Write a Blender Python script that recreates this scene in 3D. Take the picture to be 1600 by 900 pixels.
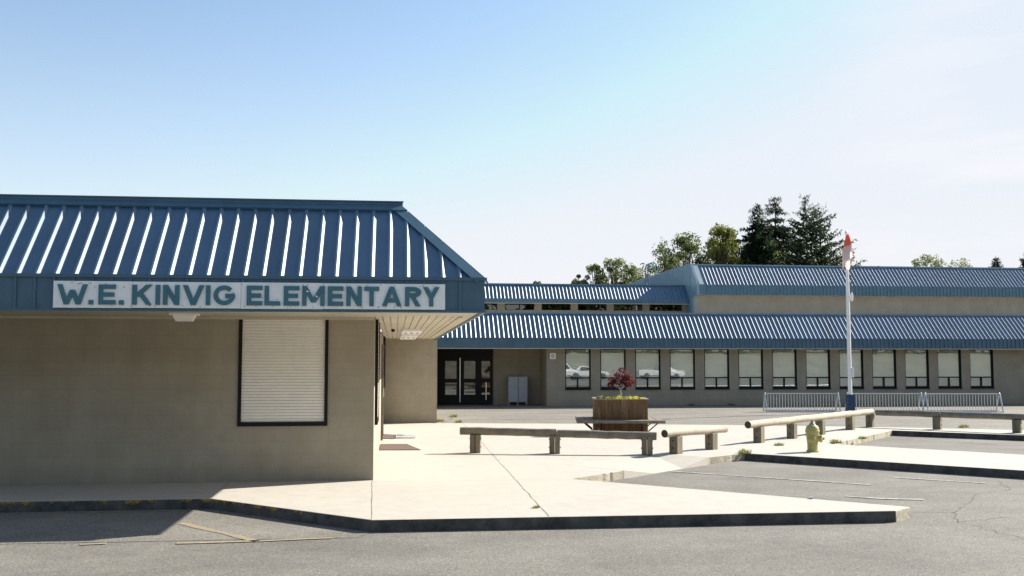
import bpy, bmesh, math, random
from mathutils import Vector, Matrix
random.seed(7)
R = math.radians
for o in list(bpy.data.objects): bpy.data.objects.remove(o, do_unlink=True)
SC = bpy.context.scene
COL = SC.collection

# ------------------------------------------------------------------ camera
cd = bpy.data.cameras.new('camera'); cam = bpy.data.objects.new('camera', cd); COL.objects.link(cam)
cd.sensor_width = 36; cd.lens = 1585 * 36 / 1600; cd.clip_start = .1; cd.clip_end = 6000
cam.location = (0, 0, 1.8); cam.rotation_euler = (R(90 + 4.17), 0, -R(6.55))
SC.camera = cam

# ------------------------------------------------------------------ light
SUN = Vector((1.47, .62, 1.0)).normalized()
EL = math.asin(SUN.z); AZ = math.atan2(SUN.x, SUN.y)          # azimuth clockwise from +Y
W = bpy.data.worlds.new('World'); SC.world = W; W.use_nodes = True
nt = W.node_tree; nt.nodes.clear()
out = nt.nodes.new('ShaderNodeOutputWorld'); bg = nt.nodes.new('ShaderNodeBackground')
sky = nt.nodes.new('ShaderNodeTexSky'); sky.sky_type = 'NISHITA'; sky.sun_disc = False
sky.sun_elevation = EL; sky.sun_rotation = AZ; sky.altitude = 50; sky.air_density = 1.0; sky.dust_density = 1.0; sky.ozone_density = 1.3
# thin cirrus, laid out by direction
tc = nt.nodes.new('ShaderNodeTexCoord'); mp = nt.nodes.new('ShaderNodeMapping'); mp.inputs['Scale'].default_value = (1.5, 1.5, 9); mp.inputs['Rotation'].default_value = (0, R(12), 0)
nz = nt.nodes.new('ShaderNodeTexNoise'); nz.inputs['Scale'].default_value = 2.2; nz.inputs['Detail'].default_value = 6; nz.inputs['Roughness'].default_value = .55
cr = nt.nodes.new('ShaderNodeValToRGB'); cr.color_ramp.elements[0].position = .45; cr.color_ramp.elements[1].position = .68
cr.color_ramp.elements[1].color = (.75, .75, .75, 1)
sep = nt.nodes.new('ShaderNodeSeparateXYZ'); mr = nt.nodes.new('ShaderNodeMapRange')
mr.inputs[1].default_value = .38; mr.inputs[2].default_value = .6
mul = nt.nodes.new('ShaderNodeMath'); mul.operation = 'MULTIPLY'
mix = nt.nodes.new('ShaderNodeMixRGB'); mix.inputs[2].default_value = (5.3, 4.95, 5.05, 1)
L = nt.links.new
L(tc.outputs['Generated'], mp.inputs[0]); L(mp.outputs[0], nz.inputs[0]); L(nz.outputs[0], cr.inputs[0])
L(tc.outputs['Generated'], sep.inputs[0]); L(sep.outputs[0], mr.inputs[0]); L(cr.outputs[0], mul.inputs[0]); L(mr.outputs[0], mul.inputs[1])
L(mul.outputs[0], mix.inputs[0]); # thin summer haze: whiter towards the horizon
hz1 = nt.nodes.new('ShaderNodeMapRange'); hz1.inputs[1].default_value = 0; hz1.inputs[2].default_value = .36; hz1.inputs[3].default_value = 1; hz1.inputs[4].default_value = 0
hz2 = nt.nodes.new('ShaderNodeMath'); hz2.operation = 'POWER'; hz2.inputs[1].default_value = 1.6; hz3 = nt.nodes.new('ShaderNodeMath'); hz3.operation = 'MULTIPLY_ADD'; hz3.inputs[1].default_value = .74; hz3.inputs[2].default_value = .03
hmix = nt.nodes.new('ShaderNodeMixRGB'); hmix.inputs[2].default_value = (4.9, 4.65, 4.55, 1)
L(sep.outputs[2], hz1.inputs[0]); L(hz1.outputs[0], hz2.inputs[0]); L(hz2.outputs[0], hz3.inputs[0]); tint = nt.nodes.new('ShaderNodeMixRGB'); tint.blend_type = 'MULTIPLY'; tint.inputs[0].default_value = 1; tint.inputs[2].default_value = (.95, 1.0, .99, 1)
cap = nt.nodes.new('ShaderNodeMixRGB'); cap.blend_type = 'DARKEN'; cap.inputs[0].default_value = 1; cap.inputs[2].default_value = (3.75, 4.2, 4.75, 1)
L(sky.outputs[0], tint.inputs[1]); L(tint.outputs[0], cap.inputs[1]); L(hz3.outputs[0], hmix.inputs[0]); L(cap.outputs[0], hmix.inputs[1])
L(hmix.outputs[0], mix.inputs[1]); L(mix.outputs[0], bg.inputs[0])
bg.inputs[1].default_value = .086
L(bg.outputs[0], out.inputs[0])
sd = bpy.data.lights.new('sun', 'SUN'); sd.energy = 4.8; sd.angle = R(.5); sd.color = (1, .95, .86)
so = bpy.data.objects.new('sun', sd); COL.objects.link(so); so.rotation_euler = SUN.to_track_quat('Z', 'Y').to_euler(); so.location = (20, 10, 30)
SC.view_settings.view_transform = 'Standard'; SC.view_settings.look = 'None'; SC.view_settings.gamma = 1
SC.view_settings.exposure = 1.25
try: SC.view_settings.use_curve_mapping = False
except Exception: pass
SC.render.resolution_x = 1024; SC.render.resolution_y = 576

# ------------------------------------------------------------------ materials
def mat(name, col, rough=.7, spec=.5, metal=0, noise=0, scale=8, stretch=(1, 1, 1), bump=0, bscale=None, coat=0, col2=None, trans=False, detail=6, cont=(.35, .65)):
    """principled with a noise mix between col and col2 (object coordinates)"""
    m = bpy.data.materials.new(name); m.use_nodes = True; n = m.node_tree; b = n.nodes['Principled BSDF']
    b.inputs['Base Color'].default_value = (*col, 1); b.inputs['Roughness'].default_value = rough; b.inputs['Metallic'].default_value = metal
    b.inputs['Specular IOR Level'].default_value = spec; b.inputs['Coat Weight'].default_value = coat
    t = n.nodes.new('ShaderNodeTexCoord'); mpp = n.nodes.new('ShaderNodeMapping'); mpp.inputs['Scale'].default_value = stretch
    n.links.new(t.outputs['Object'], mpp.inputs[0])
    if noise or col2:
        x = n.nodes.new('ShaderNodeTexNoise'); x.inputs['Scale'].default_value = scale; x.inputs['Detail'].default_value = detail; x.inputs['Roughness'].default_value = .65
        n.links.new(mpp.outputs[0], x.inputs[0])
        c = n.nodes.new('ShaderNodeValToRGB'); c.color_ramp.elements[0].position = cont[0]; c.color_ramp.elements[1].position = cont[1]
        c2 = col2 or tuple(v * (1 - noise) for v in col)
        c1 = col if col2 else tuple(min(1, v * (1 + noise * .6)) for v in col)
        c.color_ramp.elements[0].color = (*c2, 1); c.color_ramp.elements[1].color = (*c1, 1)
        n.links.new(x.outputs[0], c.inputs[0]); n.links.new(c.outputs[0], b.inputs['Base Color'])
    if bump:
        y = n.nodes.new('ShaderNodeTexNoise'); y.inputs['Scale'].default_value = bscale or scale * 6; y.inputs['Detail'].default_value = 4
        n.links.new(mpp.outputs[0], y.inputs[0]); bb = n.nodes.new('ShaderNodeBump'); bb.inputs['Strength'].default_value = bump; bb.inputs['Distance'].default_value = .01
        n.links.new(y.outputs[0], bb.inputs['Height']); n.links.new(bb.outputs[0], b.inputs['Normal'])
    return m
def nodes(m): return m.node_tree, m.node_tree.nodes['Principled BSDF']
def leafmat(name, c1, c2):
    m = mat(name, c1, rough=.6, spec=.3, col2=c2, scale=.9, detail=3, cont=(.4, .6)); n, b = nodes(m)
    tr = n.nodes.new('ShaderNodeBsdfTranslucent'); mx = n.nodes.new('ShaderNodeMixShader'); mx.inputs[0].default_value = .45
    src = b.inputs['Base Color'].links[0].from_socket
    n.links.new(src, tr.inputs[0]); o = n.nodes['Material Output']
    n.links.new(b.outputs[0], mx.inputs[1]); n.links.new(tr.outputs[0], mx.inputs[2]); n.links.new(mx.outputs[0], o.inputs[0])
    return m

def asphalt(name, base, warm=1.0, crack=True):
    m = bpy.data.materials.new(name); m.use_nodes = True; n, b = nodes(m); N = n.nodes.new; K = n.links.new
    t = N('ShaderNodeTexCoord')
    def noise(s, d, r=.6, st=(1, 1, 1)):
        mm = N('ShaderNodeMapping'); mm.inputs['Scale'].default_value = st; K(t.outputs['Object'], mm.inputs[0])
        x = N('ShaderNodeTexNoise'); x.inputs['Scale'].default_value = s; x.inputs['Detail'].default_value = d; x.inputs['Roughness'].default_value = r; K(mm.outputs[0], x.inputs[0]); return x.outputs[0]
    def ramp(f, p0, c0, p1, c1):
        r = N('ShaderNodeValToRGB'); r.color_ramp.elements[0].position = p0; r.color_ramp.elements[1].position = p1
        r.color_ramp.elements[0].color = (*c0, 1); r.color_ramp.elements[1].color = (*c1, 1); K(f, r.inputs[0]); return r.outputs[0]
    def mulc(a, c, f=1):
        x = N('ShaderNodeMixRGB'); x.blend_type = 'MULTIPLY'; x.inputs[0].default_value = f; K(a, x.inputs[1]); K(c, x.inputs[2]); return x.outputs[0]
    g = ramp(noise(.35, 5, .6, (1, 2.2, 1)), .3, tuple(v * .80 for v in base), .7, tuple(v * 1.14 for v in base))
    g = mulc(g, ramp(noise(2.5, 5, .7), .3, (.86, .86, .88), .65, (1.04, 1.03, 1.0)))
    g = mulc(g, ramp(noise(55, 3, .8), .33, (.55, .55, .58), .62, (1.3, 1.27, 1.2)))
    v = N('ShaderNodeTexVoronoi'); v.inputs['Scale'].default_value = 75; K(t.outputs['Object'], v.inputs[0])
    g = mulc(g, ramp(v.outputs['Color'], .1, (.7, .7, .7), .9, (1.25, 1.22, 1.17)))
    K(g, b.inputs['Base Color']); b.inputs['Roughness'].default_value = .85; b.inputs['Specular IOR Level'].default_value = .25
    bb = N('ShaderNodeBump'); bb.inputs['Strength'].default_value = .35; bb.inputs['Distance'].default_value = .006
    K(noise(90, 4, .8), bb.inputs['Height']); K(bb.outputs[0], b.inputs['Normal'])
    return m
def concrete(name, base, dark):
    m = bpy.data.materials.new(name); m.use_nodes = True; n, b = nodes(m); N = n.nodes.new; K = n.links.new
    t = N('ShaderNodeTexCoord')
    prev = None
    for s, d, p0, p1, lo, hi in ((.5, 6, .3, .7, dark, base), (4, 5, .28, .6, (.92, .915, .90), (1, 1, 1)), (60, 3, .3, .6, (.88, .88, .88), (1.03, 1.03, 1.03))):
        x = N('ShaderNodeTexNoise'); x.inputs['Scale'].default_value = s; x.inputs['Detail'].default_value = d; x.inputs['Roughness'].default_value = .65; K(t.outputs['Object'], x.inputs[0])
        r = N('ShaderNodeValToRGB'); r.color_ramp.elements[0].position = p0; r.color_ramp.elements[1].position = p1; r.color_ramp.elements[0].color = (*lo, 1); r.color_ramp.elements[1].color = (*hi, 1); K(x.outputs[0], r.inputs[0])
        if prev is None: prev = r.outputs[0]
        else:
            q = N('ShaderNodeMixRGB'); q.blend_type = 'MULTIPLY'; q.inputs[0].default_value = 1; K(prev, q.inputs[1]); K(r.outputs[0], q.inputs[2]); prev = q.outputs[0]
    K(prev, b.inputs['Base Color']); b.inputs['Roughness'].default_value = .8; b.inputs['Specular IOR Level'].default_value = .3
    bb = N('ShaderNodeBump'); bb.inputs['Strength'].default_value = .25; bb.inputs['Distance'].default_value = .004; K(x.outputs[0], bb.inputs['Height']); K(bb.outputs[0], b.inputs['Normal'])
    return m
def kerbmat():
    m = mat('kerb_face_shaded', (.105, .10, .09), rough=.9, col2=(.04, .04, .037), scale=5, cont=(.35, .62), bump=.6, bscale=40); n, b = nodes(m); N = n.nodes.new; K = n.links.new
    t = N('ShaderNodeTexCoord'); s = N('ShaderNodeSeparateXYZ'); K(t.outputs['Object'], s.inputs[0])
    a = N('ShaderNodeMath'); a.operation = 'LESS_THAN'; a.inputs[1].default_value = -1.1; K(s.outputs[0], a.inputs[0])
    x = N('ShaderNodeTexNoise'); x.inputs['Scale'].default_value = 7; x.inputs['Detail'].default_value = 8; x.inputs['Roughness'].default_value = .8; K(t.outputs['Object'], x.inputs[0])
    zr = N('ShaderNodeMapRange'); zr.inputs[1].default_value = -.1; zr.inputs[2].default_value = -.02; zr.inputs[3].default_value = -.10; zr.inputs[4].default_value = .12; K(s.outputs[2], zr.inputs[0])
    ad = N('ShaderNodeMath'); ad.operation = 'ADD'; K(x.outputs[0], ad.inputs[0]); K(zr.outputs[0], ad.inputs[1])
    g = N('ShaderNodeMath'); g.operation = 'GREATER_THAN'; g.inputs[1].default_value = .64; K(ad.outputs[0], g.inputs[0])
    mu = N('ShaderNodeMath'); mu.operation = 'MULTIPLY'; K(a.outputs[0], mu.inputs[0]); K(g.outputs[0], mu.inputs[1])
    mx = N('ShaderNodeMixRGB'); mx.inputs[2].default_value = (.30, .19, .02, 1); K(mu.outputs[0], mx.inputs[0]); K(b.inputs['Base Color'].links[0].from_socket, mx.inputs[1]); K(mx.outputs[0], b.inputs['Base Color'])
    return m
def wallmat(name, c):
    """painted concrete block: running-bond joints as fine bump and slightly darker lines"""
    m = mat(name, c, rough=.85, spec=.25, noise=.10, scale=1.6, bump=0); n, b = nodes(m); N = n.nodes.new; K = n.links.new
    t = N('ShaderNodeTexCoord'); s = N('ShaderNodeSeparateXYZ'); K(t.outputs['Object'], s.inputs[0])
    ad = N('ShaderNodeMath'); ad.operation = 'ADD'; K(s.outputs[0], ad.inputs[0]); K(s.outputs[1], ad.inputs[1])
    cb = N('ShaderNodeCombineXYZ'); K(ad.outputs[0], cb.inputs[0]); K(s.outputs[2], cb.inputs[1])
    br = N('ShaderNodeTexBrick'); br.offset = 0.5; br.inputs['Scale'].default_value = 1; br.inputs['Brick Width'].default_value = .4; br.inputs['Row Height'].default_value = .2; br.inputs['Mortar Size'].default_value = .006; br.inputs['Mortar Smooth'].default_value = .6
    br.inputs['Color1'].default_value = (1, 1, 1, 1); br.inputs['Color2'].default_value = (.975, .975, .975, 1); br.inputs['Mortar'].default_value = (.9, .9, .9, 1)
    K(cb.outputs[0], br.inputs[0])
    q = N('ShaderNodeMixRGB'); q.blend_type = 'MULTIPLY'; q.inputs[0].default_value = 1; K(b.inputs['Base Color'].links[0].from_socket, q.inputs[1]); K(br.outputs[0], q.inputs[2])
    x = N('ShaderNodeTexNoise'); x.inputs['Scale'].default_value = 120; x.inputs['Detail'].default_value = 3; K(t.outputs['Object'], x.inputs[0])
    r = N('ShaderNodeValToRGB'); r.color_ramp.elements[0].position = .3; r.color_ramp.elements[1].position = .7; r.color_ramp.elements[0].color = (.86, .86, .86, 1); K(x.outputs[0], r.inputs[0])
    q2 = N('ShaderNodeMixRGB'); q2.blend_type = 'MULTIPLY'; q2.inputs[0].default_value = 1; K(q.outputs[0], q2.inputs[1]); K(r.outputs[0], q2.inputs[2]); 
    ms = N('ShaderNodeMapping'); ms.inputs['Scale'].default_value = (2.2, 2.2, .18); K(t.outputs['Object'], ms.inputs[0]); xs_ = N('ShaderNodeTexNoise'); xs_.inputs['Scale'].default_value = 1.6; xs_.inputs['Detail'].default_value = 7; K(ms.outputs[0], xs_.inputs[0])
    rs = N('ShaderNodeValToRGB'); rs.color_ramp.elements[0].position = .35; rs.color_ramp.elements[1].position = .6; rs.color_ramp.elements[0].color = (.95, .94, .92, 1); K(xs_.outputs[0], rs.inputs[0])
    q3 = N('ShaderNodeMixRGB'); q3.blend_type = 'MULTIPLY'; q3.inputs[0].default_value = 1; K(q2.outputs[0], q3.inputs[1]); K(rs.outputs[0], q3.inputs[2])
    sp = N('ShaderNodeMapRange'); sp.inputs[1].default_value = .02; sp.inputs[2].default_value = .30; sp.inputs[3].default_value = .62; sp.inputs[4].default_value = 0; K(s.outputs[2], sp.inputs[0])
    sn = N('ShaderNodeTexNoise'); sn.inputs['Scale'].default_value = 5; sn.inputs['Detail'].default_value = 6; K(t.outputs['Object'], sn.inputs[0]); sm = N('ShaderNodeMath'); sm.operation = 'MULTIPLY'; K(sp.outputs[0], sm.inputs[0]); K(sn.outputs[0], sm.inputs[1])
    q4 = N('ShaderNodeMixRGB'); q4.inputs[2].default_value = (.16, .145, .12, 1); K(sm.outputs[0], q4.inputs[0]); K(q3.outputs[0], q4.inputs[1]); K(q4.outputs[0], b.inputs['Base Color'])
    sb = N('ShaderNodeMath'); sb.operation = 'MULTIPLY_ADD'; sb.inputs[1].default_value = -.5; K(br.outputs['Fac'], sb.inputs[0]); K(x.outputs[0], sb.inputs[2])
    bb = N('ShaderNodeBump'); bb.inputs['Strength'].default_value = .4; bb.inputs['Distance'].default_value = .004; K(sb.outputs[0], bb.inputs['Height']); K(bb.outputs[0], b.inputs['Normal'])
    return m
M = {}
M['road'] = asphalt('asphalt_paving', (.185, .180, .166))
M['court'] = asphalt('court_asphalt', (.215, .205, .185))
M['crumble_lit'] = mat('crumbling_kerb_sunlit', (.40, .36, .28), rough=.95, col2=(.24, .20, .13), scale=22, cont=(.35, .5), bump=.8, bscale=30)  # paler kerb copy, sunlight put into its colour
M['apron'] = asphalt('asphalt_apron', (.20, .193, .178))
M['conc'] = concrete('pale_concrete', (.465, .43, .375), (.425, .393, .345))
M['kerb'] = kerbmat()  # darker kerb copy, shade put into its colour
M['joint'] = mat('joint_filler', (.24, .20, .15), rough=1, noise=.4, scale=6)
M['crack'] = mat('asphalt_crack', (.09, .085, .075), rough=1, noise=.4, scale=6)
M['wall'] = wallmat('beige_block', (.40, .355, .275))
M['wall2'] = wallmat('beige_block_far', (.34, .305, .24))
M['wall3'] = wallmat('beige_block_lit', (.42, .385, .33))  # beige block lightened for the gym, bounced roof light put into its colour
M['paletrim'] = mat('pale_grey_trim', (.32, .38, .40), rough=.5, noise=.1, scale=2)
M['bouncegravel'] = mat('bounce_roof_gravel', (.6, .57, .5), rough=1, noise=.15, scale=2)  # unseen wing roof, made pale to bounce light onto the gym wall
M['blue'] = mat('blue_metal', (.042, .11, .185), rough=.5, spec=.9, noise=.12, scale=3, stretch=(1, 1, .4), coat=.6)
M['blue'].node_tree.nodes['Principled BSDF'].inputs['Coat Roughness'].default_value = .42
M['bluetrim'] = mat('blue_trim', (.06, .13, .19), rough=.45, spec=.5, noise=.14, scale=2.5)
M['bluegrey'] = mat('weathered_blue_metal', (.15, .255, .32), rough=.5, spec=.5, noise=.14, scale=1.6)
M['soffit'] = mat('cream_soffit', (.50, .45, .34), rough=.6, noise=.08, scale=3)
M['cream'] = mat('cream_shutter', (.84, .80, .73), rough=.55, noise=.05, scale=3)
M['black'] = mat('black_frame', (.007, .007, .009), rough=.6, spec=.25)
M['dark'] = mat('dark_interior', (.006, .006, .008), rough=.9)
M['board'] = mat('white_painted_board', (.88, .89, .88), rough=.6, col2=(.78, .79, .78), scale=5, cont=(.3, .5), bump=.2)
M['teal'] = mat('teal_letter_paint', (.05, .165, .21), rough=.5, noise=.12, scale=9)
M['chip'] = mat('bare_weathered_patch', (.35, .30, .24), rough=.9, noise=.3, scale=30)
M['blind'] = mat('pale_blind', (.90, .92, .90), rough=.8, noise=.05, scale=2)
M['white'] = mat('white_paint', (.88, .85, .83), rough=.4, noise=.06, scale=5)
M['rail'] = mat('weathered_log', (.48, .41, .31), rough=.85, col2=(.36, .31, .24), scale=4, stretch=(1, 1, 1), bump=.4, bscale=40)
M['raildark'] = mat('weathered_grey_log', (.22, .19, .145), rough=.85, col2=(.13, .12, .095), scale=5, bump=.4, bscale=40)
M['post'] = mat('weathered_timber_post', (.22, .185, .12), rough=.85, col2=(.12, .11, .08), scale=6, stretch=(1, 1, .25), bump=.4, bscale=40)
M['endgrain'] = mat('dark_end_grain', (.05, .045, .035), rough=.9, noise=.4, scale=20)
M['cedar'] = mat('stained_cedar', (.20, .12, .065), rough=.8, spec=.2, col2=(.11, .07, .04), scale=7, stretch=(2, 2, .3), bump=.3, bscale=30)
M['cedar2'] = mat('faded_cedar', (.22, .145, .08), rough=.8, spec=.2, col2=(.14, .09, .05), scale=7, stretch=(2, 2, .3))
M['benchwood'] = mat('weathered_bench_plank', (.24, .20, .15), rough=.8, col2=(.13, .11, .085), scale=6, bump=.3, bscale=30)
M['galv'] = mat('galvanised_steel', (.55, .57, .58), rough=.35, metal=.6, noise=.08, scale=8)
M['bluepaint'] = mat('blue_painted_timber', (.02, .055, .13), rough=.6, noise=.15, scale=8)
M['hyd'] = mat('yellow_hydrant_paint', (.42, .39, .13), rough=.6, col2=(.31, .28, .10), scale=9, bump=.15)
M['hydcap'] = mat('grey_green_hydrant_top', (.24, .26, .17), rough=.6, noise=.15, scale=9)
M['bark'] = mat('bark', (.10, .075, .05), rough=.95, noise=.35, scale=5)
M['soil'] = mat('soil', (.06, .045, .03), rough=1, noise=.4, scale=20)
M['fir'] = leafmat('fir_needles', (.035, .06, .024), (.018, .034, .018))
M['fir2'] = leafmat('pine_needles', (.05, .075, .03), (.025, .045, .02))
M['leaf'] = leafmat('alder_leaves', (.17, .20, .06), (.10, .135, .045))
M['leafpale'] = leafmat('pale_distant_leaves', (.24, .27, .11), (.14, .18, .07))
M['leafy'] = leafmat('yellowing_leaves', (.27, .26, .05), (.13, .16, .045))
M['red'] = leafmat('red_maple_leaves', (.19, .045, .04), (.08, .018, .02))
M['flower'] = leafmat('yellow_green_flowers', (.62, .55, .05), (.16, .24, .04))
M['weed'] = leafmat('weed_leaves', (.26, .26, .07), (.14, .16, .04))
M['mat'] = mat('brown_door_mat', (.11, .07, .06), rough=1, noise=.25, scale=40)
M['cab'] = mat('grey_cabinet', (.36, .38, .43), rough=.5, noise=.06, scale=4)
M['paintw'] = mat('worn_white_line', (.42, .40, .36), rough=.8, col2=(.195, .187, .17), scale=12, cont=(.40, .56))
M['painty'] = mat('worn_yellow_line', (.34, .25, .11), rough=.85, col2=(.195, .185, .16), scale=14, cont=(.40, .62))
M['grass'] = mat('dry_lawn', (.22, .21, .155), rough=1, noise=.3, scale=.6)
M['chrome'] = mat('bright_handle', (.7, .7, .68), rough=.25, metal=.9)
M['tyre'] = mat('tyre_rubber', (.02, .02, .02), rough=.9)
M['carglass'] = mat('dark_car_glass', (.02, .025, .03), rough=.1)
# flag: red band, white field, red band across the cloth's own length
m = mat('flag_cloth', (.8, .8, .8), rough=.8); n, b = nodes(m)
uvn = n.nodes.new('ShaderNodeUVMap'); sx = n.nodes.new('ShaderNodeSeparateXYZ'); rp = n.nodes.new('ShaderNodeValToRGB'); rp.color_ramp.interpolation = 'CONSTANT'
rp.color_ramp.elements[0].color = (.95, .32, .15, 1); rp.color_ramp.elements[1].position = .40; rp.color_ramp.elements[1].color = (.9, .82, .80, 1)
e = rp.color_ramp.elements.new(.93); e.color = (.95, .32, .15, 1)
n.links.new(uvn.outputs[0], sx.inputs[0]); n.links.new(sx.outputs[0], rp.inputs[0]); n.links.new(rp.outputs[0], b.inputs['Base Color'])
tr = n.nodes.new('ShaderNodeBsdfTranslucent'); n.links.new(rp.outputs[0], tr.inputs[0]); mx = n.nodes.new('ShaderNodeMixShader'); mx.inputs[0].default_value = .62
n.links.new(b.outputs[0], mx.inputs[1]); n.links.new(tr.outputs[0], mx.inputs[2]); n.links.new(mx.outputs[0], n.nodes['Material Output'].inputs[0]); M['flag'] = m
# sheet-to-sheet tone differences on the ribbed panels
n, b = nodes(M['blue']); tcx = n.nodes.new('ShaderNodeTexCoord'); sx = n.nodes.new('ShaderNodeSeparateXYZ'); n.links.new(tcx.outputs['Object'], sx.inputs[0])
dv = n.nodes.new('ShaderNodeMath'); dv.operation = 'DIVIDE'; dv.inputs[1].default_value = .71; n.links.new(sx.outputs[0], dv.inputs[0])
fl_ = n.nodes.new('ShaderNodeMath'); fl_.operation = 'FLOOR'; n.links.new(dv.outputs[0], fl_.inputs[0])
wn_ = n.nodes.new('ShaderNodeTexWhiteNoise'); wn_.noise_dimensions = '1D'; n.links.new(fl_.outputs[0], wn_.inputs['W'])
mr_ = n.nodes.new('ShaderNodeMapRange'); mr_.inputs[3].default_value = .86; mr_.inputs[4].default_value = 1.12; n.links.new(wn_.outputs[0], mr_.inputs[0])
vm = n.nodes.new('ShaderNodeVectorMath'); vm.operation = 'SCALE'; n.links.new(b.inputs['Base Color'].links[0].from_socket, vm.inputs[0]); n.links.new(mr_.outputs[0], vm.inputs['Scale']); n.links.new(vm.outputs[0], b.inputs['Base Color'])
# blinds differ a little from room to room
n, b = nodes(M['blind']); oi = n.nodes.new('ShaderNodeObjectInfo'); mr_ = n.nodes.new('ShaderNodeMapRange'); mr_.inputs[3].default_value = .80; mr_.inputs[4].default_value = 1.03; n.links.new(oi.outputs['Random'], mr_.inputs[0])
vm = n.nodes.new('ShaderNodeVectorMath'); vm.operation = 'SCALE'; n.links.new(b.inputs['Base Color'].links[0].from_socket, vm.inputs[0]); n.links.new(mr_.outputs[0], vm.inputs['Scale']); n.links.new(vm.outputs[0], b.inputs['Base Color'])
def glass(name, fac, tint):
    m = bpy.data.materials.new(name); m.use_nodes = True; n = m.node_tree; n.nodes.clear(); N = n.nodes.new
    o = N('ShaderNodeOutputMaterial'); t = N('ShaderNodeBsdfTransparent'); t.inputs[0].default_value = (*tint, 1); g = N('ShaderNodeBsdfGlossy'); g.inputs['Roughness'].default_value = .003
    x = N('ShaderNodeTexNoise'); x.inputs['Scale'].default_value = 1.1; tcx = N('ShaderNodeTexCoord'); n.links.new(tcx.outputs['Object'], x.inputs[0])
    bb = N('ShaderNodeBump'); bb.inputs['Strength'].default_value = .012; bb.inputs['Distance'].default_value = .05; n.links.new(x.outputs[0], bb.inputs['Height']); n.links.new(bb.outputs[0], g.inputs['Normal'])
    s = N('ShaderNodeMixShader'); s.inputs[0].default_value = fac; n.links.new(t.outputs[0], s.inputs[1]); n.links.new(g.outputs[0], s.inputs[2]); n.links.new(s.outputs[0], o.inputs[0]); return m
M['glass'] = glass('window_glass', .2, (.9, .93, .92)); M['doorglass'] = glass('door_glass', .14, (.35, .38, .38))

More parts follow.
